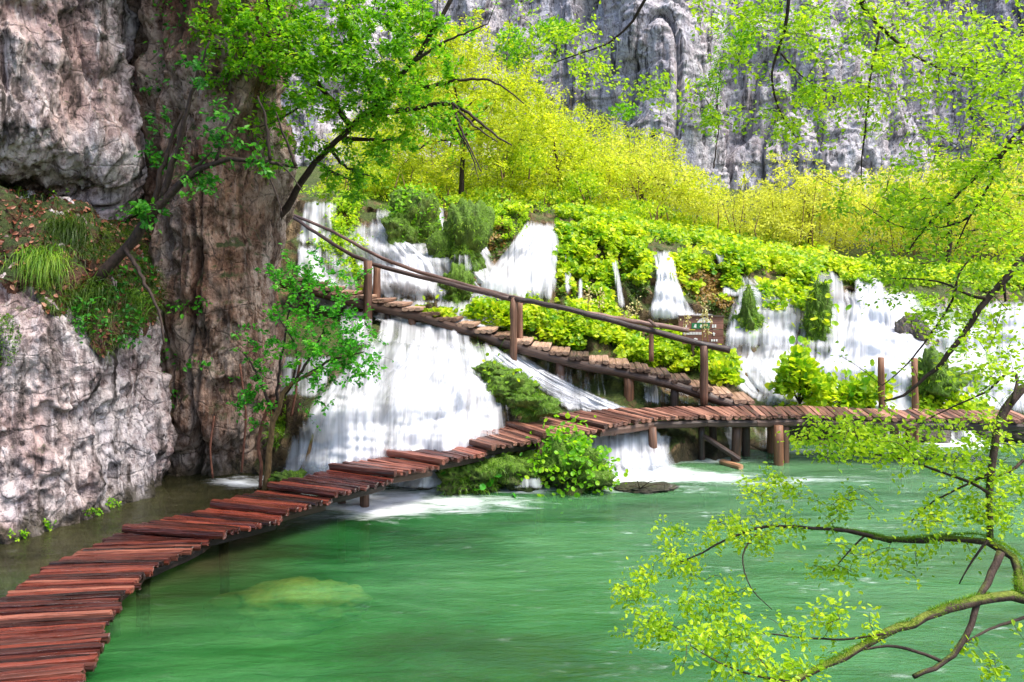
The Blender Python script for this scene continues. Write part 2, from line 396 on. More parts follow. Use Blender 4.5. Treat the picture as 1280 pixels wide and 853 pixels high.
# tufa lips the water drops over: (px, py, rx, ry, how far they stand out)
lx, ly = proj(TG); out_ = 0
for x_, y_, rx_, ry_, a_ in [(420,500,55,26,.8),(505,486,60,28,.85),(570,474,45,22,.6),(470,442,60,14,.5),(560,440,60,12,.5),(360,548,40,30,.5),(450,545,60,24,.5),(550,535,60,26,.55),(610,520,40,22,.4),
   (490,298,40,16,.6),(545,330,34,16,.6),(500,352,50,14,.5),(660,300,40,18,.6),(630,345,40,14,.55),(690,330,26,18,.4),(470,268,26,10,.4),(400,265,26,12,.4),(826,340,26,14,.5),(835,372,40,16,.5),
   (950,372,44,14,.6),(960,410,50,14,.4),(1025,360,40,14,.5),(1090,375,50,16,.7),(1080,420,60,18,.6),(1110,455,60,16,.5),(1170,410,36,14,.5),(1250,400,60,16,.5),(800,548,50,14,.4),(535,405,50,10,.3)]:
    a_ = a_*(1.2 if y_ > 435 and x_ < 640 else .9); v_ = (ly-y_)/ry_; out_ = np.maximum(out_, a_*np.exp(-(np.abs(lx-x_+12*np.sin(ly/9.))/rx_)**3)*sst(-1, 0, v_)*(1-sst(.2, 2.8, v_)))
TG[..., 1] -= out_
d = fbm(TG*np.array([.75, .75, .9]), 4, 3)*.26+fbm(TG*np.array([2.6, 2.6, 1.3]), 4, 9, ridged=True)*.12+fbm(TG*np.array([7, 7, 3.]), 3, 21)*.05
ph = TG[..., 2]/.8+fbm(TG*np.array([.45, .3, 0]), 3, 5)*2.2+vnoise(TG*np.array([1.3, .5, 0]), 15)*.35; fr = ph-np.floor(ph)
saw = fr-sst(.72, 1, fr)-.14
TG[..., 1] -= saw*.62*np.where(TG[..., 1] > 28, .2, 1)
TG = TG+nrm*(d*np.where(near > 0, .35+.65*near, .35))[..., None]
mb = MB(); mb.grid(TG)
hill = mb.obj('hillside', M['tufa']); tag(hill, 'mossy brown tufa slope that the many small falls run down', 'hillside', None, 'structure')
# depth raster of the slope (for setting plants and water on it)
RX0, RY0, RW, RH = 200, 150, 1300, 520
ras = np.full((RH, RW), 1e9)
qx, qy = proj(TG); ix = np.round(qx-RX0).astype(int); iy = np.round(qy-RY0).astype(int)
ok = (ix >= 0) & (ix < RW) & (iy >= 0) & (iy < RH)
np.minimum.at(ras, (iy[ok], ix[ok]), TG[..., 1][ok])
for _ in range(60):
    bad = ras > 1e8
    if not bad.any(): break
    p = np.pad(ras, 1, constant_values=1e9)
    nb = np.minimum(np.minimum(p[:-2, 1:-1], p[2:, 1:-1]), np.minimum(p[1:-1, :-2], p[1:-1, 2:]))
    ras = np.where(bad, nb, ras)
ras[ras > 1e8] = 40
def smooth_min(R, k):
    p = np.pad(R, k, mode='edge'); o = R.copy()
    for dx in range(-k, k+1, 2):
        for dy in range(-k, k+1, 2):
            o = np.minimum(o, p[k+dy:k+dy+R.shape[0], k+dx:k+dx+R.shape[1]])
    return o
ras_s = blur(blur(ras, 3, 0), 3, 1)
ras_v = blur(blur(smooth_min(ras, 3), 2, 0), 6, 1)
def depth(px, py, R=None):
    R = ras if R is None else R
    x = np.clip(np.round(np.asarray(px)-RX0).astype(int), 0, RW-1); y = np.clip(np.round(np.asarray(py)-RY0).astype(int), 0, RH-1)
    return R[y, x]
# ================================================================ left cliffs
def Xr(px, Y): return (px-640)/F*Y
def cliff_patch(name, prof, label, m, nu, nv, seed, amp=1., extra=None, cat='cliff'):
    G = dense(prof, nu, nv, 5, 4); n = gnormal(G)
    c = G[nv//2, nu//3]
    if (n[nv//2, nu//3]*(np.array([0, 0, H])-c)).sum() < 0: n = -n
    d = fbm(G*np.array([.5, .5, .35]), 4, seed)*.55+fbm(G*np.array([1.5, 1.5, .55]), 5, seed+7, ridged=True)*.26
    d = d+fbm(G*np.array([4.5, 4.5, 2.2]), 4, seed+13, ridged=True)*.09+fbm(G*np.array([13, 13, 6.]), 3, seed+17)*.05+sst(-.05, .12, fbm(G*np.array([1., 1., .8]), 4, seed+19))*.13
    v = vnoise(G*np.array([1.1, 1.1, .2]), seed+30); d = d-sst(.1, 0, np.abs(v))*.16
    if extra is not None: d = d+extra(G)
    G = G+n*(d*amp)[..., None]
    mb = MB(); mb.grid(G); o = mb.obj(name, m)
    return tag(o, label, cat, None, 'structure'), G
# lower pale block: columns are (px, Y at the foot); rows are (z, dY)
fp = [(-520, 10.4), (-260, 11.2), (-100, 11.8), (0, 12.25), (60, 12.75), (120, 13.6), (155, 14.25), (182, 15.0), (187, 15.8), (178, 17.2), (165, 19)]
def rows(fp, zs, dpx=None):
    R = []
    for z, dY, dx in zs:
        R.append([WXZ(px+(dx[k] if hasattr(dx, '__len__') else dx), Y+dY, z) for k, (px, Y) in enumerate(fp)])
    return R
lb = rows(fp, [(-1.2, -.15, 0), (-.2, 0, 0), (.5, .12, 6), (1.2, .15, 8), (2.0, .1, 4), (2.7, 0, 2), (3.2, .15, 4), (3.6, .6, 8), (4.4, 1.3, 8), (5.2, 2.0, 4), (5.6, 3.2, 0)])
cl1, G1 = cliff_patch('cliff', lb, 'pale grey and white limestone block standing in the water at the left', M['cliff'], 640, 460, 40)
# upper pale wall above the ledge, with a dark hollow at its foot
fp2 = [(-520, 12.2), (-260, 13.0), (-100, 13.5), (0, 13.9), (50, 14.3), (95, 14.9), (130, 15.3), (150, 15.9), (158, 16.9), (160, 18.6)]
hol = [0, .2, .8, 1.4, 1.5, 1.0, .3, 0, 0, 0]
def rows2(z, dY, hs, dx=0): return [WXZ(px+dx, Y+dY+h*hs, z) for (px, Y), h in zip(fp2, hol)]
ub = [rows2(4.2, .6, 1), rows2(5.0, .4, 1), rows2(5.5, .3, 1.0), rows2(5.9, .1, .8), rows2(6.2, -.1, .1, 4), rows2(6.6, -.1, -.1, 6), rows2(7.4, .05, 0, 4), rows2(8.4, .05, 0, -2), rows2(9.6, -.2, 0, -6),
      rows2(11.5, -.7, 0, -8), rows2(14, -1.3, 0, -6), rows2(18, -1.6, 0, 0)]  # unseen rows above the frame lean forward to block sky and darken the left
cl2, G2 = cliff_patch('cliff', ub, 'pale streaked limestone wall above the mossy ledge', M['cliff'], 620, 520, 70, .95)
# brown pillar of rock behind, right edge rounds away towards the falls
fp3 = [(120, 17.2), (165, 16.6), (200, 16.0), (235, 15.7), (275, 15.6), (310, 15.75), (338, 16.2), (352, 17.0), (352, 18.4), (340, 20.5)]
def r3(z, dY, dx): return [WXZ(px+dx*sst(230, 340, px), Y+dY, z) for px, Y in fp3]
br = [r3(-1.2, .5, 2), r3(-.1, .45, 2), r3(.5, .35, -2), r3(1.2, .0, -4), r3(2.2, -.05, -8), r3(3.2, .0, -12), r3(4.4, .1, -16), r3(5.6, .1, -18), r3(7, 0, -12), r3(8.5, -.3, -4), r3(10.5, -.8, 6), r3(14, -1.4, 20), r3(19, -1.8, 40)]  # unseen top rows overhang, shaped to keep sky light off the rock
def crev(G):
    px, py = proj(G)
    return -1.1*np.exp(-((px-163)/9)**2)*sst(190, 60, py)*.6-.35*np.exp(-((px-248-8*np.sin(py/40))/4)**2)*sst(200, 330, py)-.4*np.exp(-((px-192)/7)**2)
cl3, G3 = cliff_patch('cliff', br, 'brown stained limestone pillar between the pale rock and the falls', M['cliff_brown'], 560, 560, 100, .85, crev)
# ================================================================ far grey cliff
fx = np.linspace(-300, 1750, 40)
def rf(z, Y0): return [WXZ(px, Y0+2.2*math.sin(px/83.)+1.6*math.sin(px/37.+1)+(3.5*math.exp(-((px-895)/26)**2)), z) for px in fx]
fc = [rf(3, 57), rf(8, 57.5), rf(12, 58), rf(16, 59.5), rf(20, 60), rf(24, 61), rf(30, 62.5), rf(38, 64)]
Gf = dense(fc, 900, 360, 6, 4); nf_ = gnormal(Gf); nf_ = np.where(nf_[..., 1:2] > 0, -nf_, nf_)
df = fbm(Gf*np.array([.2, .2, .05]), 4, 200)*2.4+fbm(Gf*np.array([.7, .7, .12]), 5, 210, ridged=True)*.6+fbm(Gf*np.array([2.4, 2.4, .9]), 4, 220)*.25+fbm(Gf*np.array([5, 5, 2.]), 3, 221, ridged=True)*.16
lay = fbm(Gf*np.array([.25, .25, .9]), 3, 230); df = df+sst(-.06, .06, lay)*.2
vc = vnoise(Gf*np.array([.3, .3, .03]), 240); df = df-sst(.09, 0, np.abs(vc))*1.1
Gf = Gf+nf_*df[..., None]
mb = MB(); mb.grid(Gf); tag(mb.obj('cliff', M['cliff_far']), 'tall grey lavender cliff far behind the yellow green trees', 'cliff', None, 'structure')
# the bank the photographer stands on
bx = np.linspace(-9, 9, 40); by = np.linspace(-6, 6.2, 40); BX, BY = np.meshgrid(bx, by)
BZ = 2.45-sst(1.5, 6.2, BY)*3.3+fbm(np.stack([BX*.7, BY*.7, BX*0], -1), 3, 77)*.15
mb = MB(); mb.grid(np.stack([BX, BY, BZ], -1)); tag(mb.obj('ground', M['soil']), None, None, None, 'structure')
# ================================================================ pool
def water_material():
    m, t = mat('green_pool_water')
    co = t.coord('Object')
    big = t.noise(t.coord('Object', (.3, .9, 1)), .75, 6, .62, .9)
    col = t.ramp(big, [(.34, (.008, .055, .010)), (.5, (.020, .130, .030)), (.68, (.07, .24, .075))])
    x = t.n('ShaderNodeSeparateXYZ', i_0=co)
    # shallow brown strip between the rock and the boardwalk; paler milky water to the right, where the falls feed it
    sh = t.rng(t.math('ADD', x.outputs[0], t.math('MULTIPLY', t.math('SUBTRACT', x.outputs[1], 12), .05)), -4.2, -2.6, 1, 0)
    sh = t.math('MULTIPLY', sh, t.rng(x.outputs[1], 8.5, 11, 0, 1))
    col = t.mix(sh, col, t.ramp(t.noise(co, .9, 4, .6, .5), [(.35, (.022, .022, .010)), (.65, (.055, .050, .024))]))
    mk = t.math('MULTIPLY', t.rng(x.outputs[0], -2.5, 4, 0, 1), t.rng(x.outputs[1], 8, 16, .35, 1))
    mk = t.math('MULTIPLY', mk, t.rng(t.noise(t.coord('Object', (.3, 1.3, 1)), 1.6, 6, .65, .8), .36, .64, .25, .8))
    col = t.mix(mk, col, (.19, .38, .19))
    fo = t.attr('foam')
    fn = t.noise(t.coord('Object', (.5, 1.9, 1), (0, 0, .12)), 1.6, 7, .68, 1.2)
    sp = t.noise(t.coord('Object', (.7, 1.5, 1)), 6, 3, .6)
    ff = t.math('ADD', t.math('MULTIPLY', t.math('SUBTRACT', fn, .52), 2.4), t.math('SUBTRACT', t.math('MULTIPLY', fo, 1.6), .42))
    ff = t.math('MULTIPLY', ff, 1, clamp=True)
    fl = t.math('MULTIPLY', t.rng(fn, .54, .68), t.rng(sp, .48, .64, 0, .8)); fl = t.math('MULTIPLY', fl, t.rng(x.outputs[0], -2, 3, .06, .5))
    ff = t.math('MAXIMUM', ff, fl)
    col = t.mix(ff, col, (.82, .84, .86))
    w1 = t.noise(t.coord('Object', (.55, 2.2, 1), (0, 0, .1)), 1.5, 5, .6, .9); w2 = t.noise(t.coord('Object', (1.1, 2.6, 1), (0, 0, -.25)), 5.5, 3, .55, .5)
    nb = t.bump(t.math('ADD', w1, t.math('MULTIPLY', w2, .35)), .42, .14)
    p = t.bsdf(col, t.rng(ff, 0, 1, .08, .7), nb, spec=.6)
    tr = t.n('ShaderNodeBsdfTransparent', i_Color=(.72, .86, .5, 1)).outputs[0]
    fac = t.math('MULTIPLY', t.math('SUBTRACT', 1, ff), .42)
    t.out(t.n('ShaderNodeMixShader', i_0=fac, i_1=p, i_2=tr).outputs[0]); return m
M['pool'] = water_material()
gx = np.linspace(-16, 18, 340); gy = np.linspace(3.5, 23, 300); GX, GY = np.meshgrid(gx, gy)
P = np.stack([GX, GY, GX*0], -1); ppx, ppy = proj(P)
foam = np.zeros_like(GX)
# (px, py, rx, ry, strength) of the churned water at the foot of the falls
for fx_, fy_, rx, ry, s in [(300,604,38,8,.9),(345,600,30,10,.9),(500,625,75,18,1.05),(560,615,60,12,.8),(440,612,40,12,1.0),(655,612,50,8,.9),(600,625,70,9,.5),(790,594,95,14,1.2),(470,630,75,20,1.15),(560,630,110,14,.85),(400,612,60,10,.9),(700,606,90,9,.7),(720,598,50,10,.9),
                        (850,598,95,9,.95),(800,612,120,7,.55),(930,604,120,8,.5),(1010,600,150,7,.45),(560,640,110,9,.4),(1100,552,70,7,.8),(1210,556,70,8,.95),(1000,565,50,5,.6),(880,575,60,6,.6),(1150,565,120,6,.45)]:
    foam = np.maximum(foam, s*np.exp(-(((ppx-fx_)/rx)**2+((ppy-fy_)/ry)**2)**.85))
zz = fbm(np.stack([GX*.9, GY*2.2, GX*0], -1), 3, 300)*.012+foam*(fbm(np.stack([GX*3, GY*4, GX*0], -1), 3, 310)*.03+.015)
P[..., 2] = zz
i = np.arange(GX.size).reshape(GX.shape); Q = np.stack([i[:-1, :-1], i[:-1, 1:], i[1:, 1:], i[1:, :-1]], -1).reshape(-1, 4)
pool = link('water', mesh_np('water', P.reshape(-1, 3), [Q], M['pool'], {'foam': foam.ravel()}))
tag(pool, 'green translucent pool with foam streaks below the falls', 'pool', None, 'structure')
m_, t_ = mat('pool_bed_silt'); t_.out(t_.bsdf(t_.ramp(t_.noise(t_.coord('Object'), .8, 4), [(.3, (.015, .06, .012)), (.7, (.05, .13, .03))]), .9)); M['bed'] = m_
X2, Y2 = np.meshgrid(np.linspace(-18, 20, 60), np.linspace(3, 25, 40))
mb = MB(); mb.grid(np.stack([X2, Y2, -1.6+fbm(np.stack([X2*.4, Y2*.4, X2*0], -1), 3, 5)*.5], -1)); tag(mb.obj('pool_bed', M['bed']), None, None, None, 'structure')
# ---- rocks
def boulder(name, c, r, m, seed, label, cat='rock', amp=.35, n=40, group=None, squash=1):
    u, v = np.meshgrid(np.linspace(0, 2*np.pi, n*2+1), np.linspace(.001, np.pi-.001, n))
    S = np.stack([np.cos(u)*np.sin(v), np.sin(u)*np.sin(v), np.cos(v)*squash], -1)
    dd = 1+fbm(S*1.3+seed, 4, seed)*amp+fbm(S*4+seed, 3, seed+5, ridged=True)*amp*.3
    G = S*dd[..., None]*np.asarray(r)+np.asarray(c); G[:, -1] = G[:, 0]
    mb = MB(); mb.grid(G); o = mb.obj(name, m); tag(o, label, cat, group); return o, G
m_, t_ = mat('sunk_boulder_depth_shade'); zz_ = t_.n('ShaderNodeSeparateXYZ', i_0=t_.coord('Object')).outputs[2]
t_.out(t_.bsdf(t_.ramp(t_.math('ADD', t_.math('MULTIPLY', t_.noise(t_.coord('Object'), 2.2, 6, .65), .9), t_.rng(zz_, -.45, -.08, -.38, .2)), [(.22, (.02, .05, .012)), (.42, (.10, .10, .03)), (.62, (.38, .28, .10)), (.8, (.62, .5, .2))]), .9)); M['sunk'] = m_  # yellowish rock; dimming with water depth is painted into its lower sides
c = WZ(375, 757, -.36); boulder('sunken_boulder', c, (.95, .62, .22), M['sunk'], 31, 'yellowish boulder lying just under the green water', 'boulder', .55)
for (px, py, r, lab) in [(1262, 536, .42, 'dark wet boulder at the right end of the far bank'), (1235, 540, .3, 'smaller dark stone beside the boulder at the right end of the bank'), (1160, 545, .34, 'dark stone under the far walkway with water around it')]:
    Y = 19.0; c = W(px, py, Y); boulder('boulder', c, (r*1.3, r, r*.75), M['stone'], int(px), lab, 'boulder', .4)
c = WZ(806, 612, 0); boulder('gravel_islet', c, (.55, .3, .1), M['stone'], 77, 'low gravel islet with driftwood beside the foaming water', 'islet', .5)
mb = MB()
for a, b, r in [((800,611),(794,598),.012), ((800,611),(822,600),.012), ((800,611),(786,609),.01), ((800,611),(836,606),.01)]:
    p = WZ(*a, .08); q = W(b[0], b[1], p[1]); mid = (p+q)/2+np.array([0, 0, .04]); mb.tube([p, mid, q], [r, r*.8, r*.4], 5)
tag(mb.obj('driftwood', M['twig']), 'thin grey driftwood twigs lying on the gravel islet', 'driftwood')
# ================================================================ boardwalk, footbridge, stairs, sign
def plank(name, pf, pb, w, h, m, parent, flat=.5, jit=.07):
    mb = MB(); pf = np.asarray(pf, float); pb = np.asarray(pb, float); d = norm(pf-pb)
    pf = pf+d*rng.uniform(-.05, .07); pb = pb-d*rng.uniform(-.04, .07)
    pf[2] += rng.uniform(-.014, .014); pb[2] += rng.uniform(-.014, .014)
    mb.log(pf, pb, w, h, flat, jit, 7, 10, bow=rng.uniform(0, .02)); return mb.obj(name, m, parent, smooth=False)
def lerp(a, b, t): return np.asarray(a)*(1-t)+np.asarray(b)*t
def edge_run(fr, bk, step):
    """resample front / back edge polylines together at plank spacing"""
    fr = np.array(fr); bk = np.array(bk); mid = (fr+bk)/2
    s = np.concatenate([[0], np.cumsum(np.linalg.norm(np.diff(mid[:, :2], axis=0), axis=1))])
    n = max(2, int(round(s[-1]/step))); t = (np.arange(n)+.5)/n*s[-1]
    g = lambda A: np.stack([np.interp(t, s, A[:, k]) for k in range(3)], -1)
    return g(fr), g(bk), s[-1]/n
def bolt_beam(parent, p, q, w, h, m='beam', name='beam'):
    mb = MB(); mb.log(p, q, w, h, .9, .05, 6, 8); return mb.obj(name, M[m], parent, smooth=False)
def post(parent, p, top, r, m='post', bot=-1.0, name='post', lean=0):
    mb = MB(); n = 6; z = np.linspace(bot, top, n)
    P_ = np.stack([p[0]+lean*(z-bot)+rng.uniform(-.01, .01, n), np.full(n, p[1])+rng.uniform(-.01, .01, n), z], -1)
    mb.tube(P_, r*rng.uniform(.92, 1.08, n), 9, .05); return mb.obj(name, M[m], parent, smooth=True)
# --- low ramp in the foreground
z0 = .28
pairs = [((92, 872), (-92, 890)), ((152, 746), (-4, 754)), ((196, 706), (62, 709)), ((268, 675), (124, 680)), ((280, 664), (150, 670))]
fr = [WZ(*a, z0) for a, b in pairs]; bk = [WZ(*b, z0) for a, b in pairs]
d0 = fr[0]-fr[1]; fr = [fr[0]+norm(d0)*2.6]+fr; d1 = bk[0]-bk[1]; bk = [bk[0]+norm(d1)*2.6]+bk
walk = empty('boardwalk', fr[2]*.5+bk[2]*.5*np.array([1, 1, 0]), 'low curving plank boardwalk of wet dark red wood in the near left corner', 'boardwalk', 'plank walkways')
pf, pb, w_ = edge_run(fr, bk, .086)
for a, b in zip(pf, pb): plank('plank', a, b, w_*rng.uniform(.95, 1.1), .10*rng.uniform(.8, 1.2), M['plank'] if rng.uniform() < .8 else M['plank_mid'], walk, rng.uniform(.4, .7), .1)
for t in (.14, .86):
    for k in range(len(fr)-1):
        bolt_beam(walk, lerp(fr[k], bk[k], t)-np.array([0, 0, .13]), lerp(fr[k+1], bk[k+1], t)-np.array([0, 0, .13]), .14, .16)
for k in (1, 2, 3, 4):
    for t in (.6, .86): post(walk, lerp(fr[k], bk[k], t), .1, .07, 'beam')
# --- stepped sections
steps = [((150, 662), (272, 669), .37), ((259, 630), (356, 640), .47), ((334, 608), (417, 618), .56), ((410, 583), (492, 594), .65), ((476, 566), (549, 577), .74), ((557, 545), (611, 560), .83), ((633, 531), (678, 545), .91), ((686, 519), (753, 533), .98)]
sec = empty('stepped_boardwalk', (WZ(*steps[0][0], .0)+WZ(*steps[0][1], .0))/2*np.array([1, 1, 0]), 'stepped plank boardwalk rising in short flights in front of the widest cascade', 'boardwalk', 'plank walkways')
for k in range(len(steps)-1):
    b0, f0, z = steps[k]; b1, f1, z1 = steps[k+1]
    fa, ba = WZ(*f0, z), WZ(*b0, z); fb, bb = WZ(*f1, z1), WZ(*b1, z1)
    fb = fb.copy(); bb = bb.copy(); fb[2] = bb[2] = z; fb = lerp(fa, fb, 1.03); bb = lerp(ba, bb, 1.03)
    fP, bP, w_ = edge_run([fa, fb], [ba, bb], .104)
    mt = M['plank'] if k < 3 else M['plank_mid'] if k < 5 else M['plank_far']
    for j, (a, b) in enumerate(zip(fP, bP)):
        if j == 0:
            dz = np.array([0, 0, .012]); plank('step_log', a+dz, b+dz, w_*1.15, .15, mt, sec, .6, .05)
        else: plank('plank', a, b, w_*rng.uniform(.93, 1.06), .10*rng.uniform(.85, 1.15), mt, sec, rng.uniform(.4, .7), .09)
    for t in (.17, .87):
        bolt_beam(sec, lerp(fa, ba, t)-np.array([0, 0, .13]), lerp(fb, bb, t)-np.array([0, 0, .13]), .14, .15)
    for t in ((.06, .9) if k == 6 else (.8,)):
        if not (k in (2, 4, 5)): post(sec, lerp(fa, ba, t)+np.array([0, .08, 0]), z-.12, .075, 'beam' if k < 5 else 'post')
pp = WZ(456, 634, .0); post(sec, pp, .42, .085, 'post')
bolt_beam(sec, np.array([pp[0]-.5, pp[1]+.75, .47]), np.array([pp[0]+.16, pp[1]-.1, .47]), .13, .14)
# --- footbridge deck on posts
fe = [WZ(753, 533, .98), WZ(819, 523, 1.0), WZ(885, 521, 1.0), WZ(947, 521, 1.0), WZ(1008, 520, 1.0), WZ(1075, 522, .99), WZ(1150, 524, .97), WZ(1290, 526, .95)]
be = [WZ(686, 519, .98), WZ(775, 512, 1.0), WZ(855, 510, 1.0), WZ(932, 509, 1.0), WZ(996, 509, 1.0), WZ(1060, 511, .99), WZ(1130, 513, .97), WZ(1265, 515, .95)]
br_ = empty('footbridge', WZ(860, 560, 0), 'level log footbridge standing on round posts below the wooden stairs', 'footbridge', 'plank walkways')
fP, bP, w_ = edge_run(fe, be, .125)
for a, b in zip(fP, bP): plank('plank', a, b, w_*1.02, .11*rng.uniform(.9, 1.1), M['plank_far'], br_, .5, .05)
for t in (.07, .9):
    for k in range(len(fe)-1): bolt_beam(br_, lerp(fe[k], be[k], t)-np.array([0, 0, .15]), lerp(fe[k+1], be[k+1], t)-np.array([0, 0, .15]), .15, .17)
for px, py, r, m, lean in [(753, 580, .10, 'post', 0), (716, 560, .09, 'beam', 0), (818, 584, .085, 'post', -.02), (802, 556, .08, 'beam', .05), (916, 577, .10, 'post', .05), (932, 570, .09, 'beam', 0), (891, 566, .09, 'beam', 0), (964, 566, .10, 'orange', 0), (973, 581, .10, 'orange', 0), (981, 578, .09, 'post', 0), (1118, 560, .10, 'beam', 0), (1136, 562, .08, 'post', 0), (877, 575, .07, 'beam', 0)]:
    p = WZ(px, py, 0.0); post(br_, p, .82, r, m, lean=lean)
bolt_beam(br_, WZ(738, 538, .8), WZ(770, 541, .8), .13, .14, 'post')
bolt_beam(br_, WZ(880, 545, .55), WZ(925, 575, .15), .12, .12, 'beam', 'brace')
tag(bolt_beam(None, WZ(902, 577, .05), WZ(926, 584, .05), .16, .12, 'orange', 'fallen_plank'), 'orange broken plank lying at the water under the footbridge post', 'plank')
# the two bare stakes and their braces at the far right
for px, y0, y1, lab in [(1101, 447, 512, 'bare reddish stake beside the blown white fall, left of two'), (1143, 448, 560, 'taller bare reddish stake in front of the white falls, right of two')]:
    Y = 18.6; a = W(px, y0, Y); b = W(px+2, y1, Y)
    mb = MB(); mb.tube(np.linspace(b-np.array([0, 0, .5]), a, 6), .075*rng.uniform(.9, 1.1, 6), 8, .05); tag(mb.obj('stake', M['orange']), lab, 'stake', 'stakes')
# --- stairs climbing to the upper left
sf = np.array([(443, 370, 20.0), (527, 388, 19.7), (600, 411, 19.3), (648, 427, 19.05), (722, 447, 18.7), (766, 455, 18.5), (800, 462, 18.4), (844, 473, 18.2), (891, 489, 18.0), (943, 505, 17.9)])
SP = W(sf[:, 0], sf[:, 1], sf[:, 2])
ext = SP[0]+(SP[0]-SP[2])*.62; SP = np.concatenate([[ext], SP])
s_ = np.concatenate([[0], np.cumsum(np.linalg.norm(np.diff(SP, axis=0), axis=1))])
NS = 25
st = empty('wooden_stairs', SP[-1]*np.array([1, 1, 0])+np.array([0, 0, .9]), 'log stairs with pole handrails climbing from the footbridge past the upper falls', 'stairs')
BACK = np.array([.12, 1.18, 0])
def S_(t): return np.array([np.interp(t*s_[-1], s_, SP[:, k]) for k in range(3)])
for k in range(NS):
    a = S_(k/NS); b = S_((k+1)/NS); mb = MB(); z = a[2]*.35+b[2]*.65
    for q in range(3):
        p = lerp(a, b, (q+.5)/3); p[2] = z+rng.uniform(-.012, .012); o = rng.uniform(-.06, .06)
        mb.log(p+BACK*o-BACK*.03, p+BACK*(1.03+rng.uniform(-.04, .04)), np.linalg.norm((b-a)[:2])/3*1.05, .12, .6, .06, 6, 9)
    mb.obj('tread', M['tread'], st, smooth=False)
for t in (.06, .92):
    mb = MB(); n = 26; P_ = np.array([S_(q/(n-1)) for q in range(n)])+BACK*t-np.array([0, 0, .17]); mb.tube(P_, .12, 8, .06); mb.obj('stringer', M['beam'], st)
for px, py, bot, r, m in [(786, 505, .4, .12, 'orange'), (843, 508, .4, .1, 'beam'), (700, 500, .7, .11, 'beam'), (515, 425, 1.8, .1, 'post'), (612, 450, 1.5, .1, 'beam'), (484, 408, 1.9, .08, 'beam')]:
    Y = np.interp(px, sf[:, 0], sf[:, 2])+.12; zt = H-(np.interp(px, sf[:, 0], sf[:, 1])-HZ)/F*Y
    post(st, WXZ(px, Y, 0), zt-.22, r, m, bot)
def rail_post(px, y0, y1, Y, r, m='post'):
    a = W(px, y1, Y); b = W(px, y0, Y); post(st, a, b[2], r, m, a[2], 'rail_post')
rail_post(460, 326, 426, 19.85, .105); rail_post(471, 330, 380, 21.0, .10); rail_post(642, 372, 456, 18.95, .085); rail_post(650, 375, 436, 19.9, .08); rail_post(880, 432, 510, 17.9, .09); rail_post(814, 402, 452, 19.45, .06)
def rail(pts, r, name='handrail'):
    p = np.array(pts, float); s = np.linspace(0, 1, 22); q = np.linspace(0, 1, len(p))
    P_ = np.stack([np.interp(s, q, p[:, k]) for k in range(3)], -1); P_ = W(P_[:, 0], P_[:, 1], P_[:, 2])
    P_[1:-1] = (P_[:-2]+P_[1:-1]*2+P_[2:])/4; P_ += rng.uniform(-.012, .012, P_.shape)
    mb = MB(); mb.tube(P_, r*np.linspace(.9, 1.15, 22), 8, .04); mb.obj(name, M['rail'], st)
rail([(350, 262, 22), (392, 289, 21.2), (432, 315, 20.3), (470, 332, 19.85), (545, 351, 19.5), (600, 365, 19.2), (642, 375, 18.95)], .052)
rail([(636, 372, 18.97), (700, 384, 18.65), (760, 400, 18.4), (830, 418, 18.1), (880, 431, 17.9), (913, 438, 17.8)], .066)
rail([(360, 266, 23), (420, 291, 22), (471, 321, 21.1), (520, 339, 20.7), (580, 356, 20.3), (650, 374, 19.95)], .048)
rail([(640, 371, 19.97), (720, 389, 19.75), (770, 398, 19.6), (815, 406, 19.4), (862, 413, 19.2)], .055)
mb = MB(); mb.log(W(811, 400, 18.3), W(822, 409, 18.0), .09, .05, .8); mb.obj('rail_splice', M['tread'], st)
# --- information board by the handrail
sy = 20.5; sg = empty('information_board', W(876, 440, sy), 'brown wooden information board with green fields and white pictures behind the handrail', 'sign')
def SB(x0, y0, x1, y1, dy, m, name, parent, th=.05):
    a = W(x0, y0, sy+dy); b = W(x1, y1, sy+dy); mb = MB(); mb.box((a+b)/2, (abs(b[0]-a[0]), th, abs(a[2]-b[2]))); return mb.obj(name, m, parent, smooth=False)
def flat(name, c, r=.6):
    m, t = mat(name); n = t.noise(t.coord('Object'), 14, 4); t.out(t.bsdf(t.mix(n, [x*.75 for x in c], [min(1, x*1.2) for x in c]), r)); return m
M['board'] = wood_mat('sign_board_wood', (.07, .025, .015), (.15, .055, .035), (.24, .10, .065), .5, 1); M['sgreen'] = flat('sign_green_paint', (.01, .16, .05)); M['swhite'] = flat('sign_white_paint', (.72, .70, .66)); M['syellow'] = flat('sign_yellow_paint', (.62, .5, .06))
pan = SB(848, 396.5, 904, 411.8, 0, M['board'], 'upper_board', sg); pan2 = SB(853, 412.6, 904, 430, 0, M['board'], 'lower_board', sg)
SB(848, 394.5, 905, 396.3, -.02, M['beam'], 'cap_strip', sg, .1)
SB(848, 412, 869, 412.9, -.035, M['syellow'], 'yellow_strip', sg, .02)
for x0, x1 in [(864.5, 871.5), (872, 879), (879.5, 887)]: SB(x0, 404, x1, 411, -.03, M['sgreen'], 'green_field', pan, .02)
def mark(parent, pts):   # small painted picture: a flat polygon a few millimetres thick
    P_ = [W(x, y, sy-.045) for x, y in pts]; n = len(P_); V = np.array(P_+[p+np.array([0, .012, 0]) for p in P_])
    me = mesh_np('pictogram', V, [np.array([list(range(n))]), np.array([[i, (i+1) % n, (i+1) % n+n, i+n] for i in range(n)])], M['swhite'], smooth=False); link('pictogram', me, parent)
mark(pan, [(871, 403.5), (875, 399), (880, 396.9), (885, 398), (889, 403.5)])
mark(pan, [(867, 409.5), (868.5, 405.5), (870.5, 405.5), (870.5, 410)]); mark(pan, [(875.5, 406), (878.3, 406), (878, 408), (876.8, 410), (875.2, 409.8)])
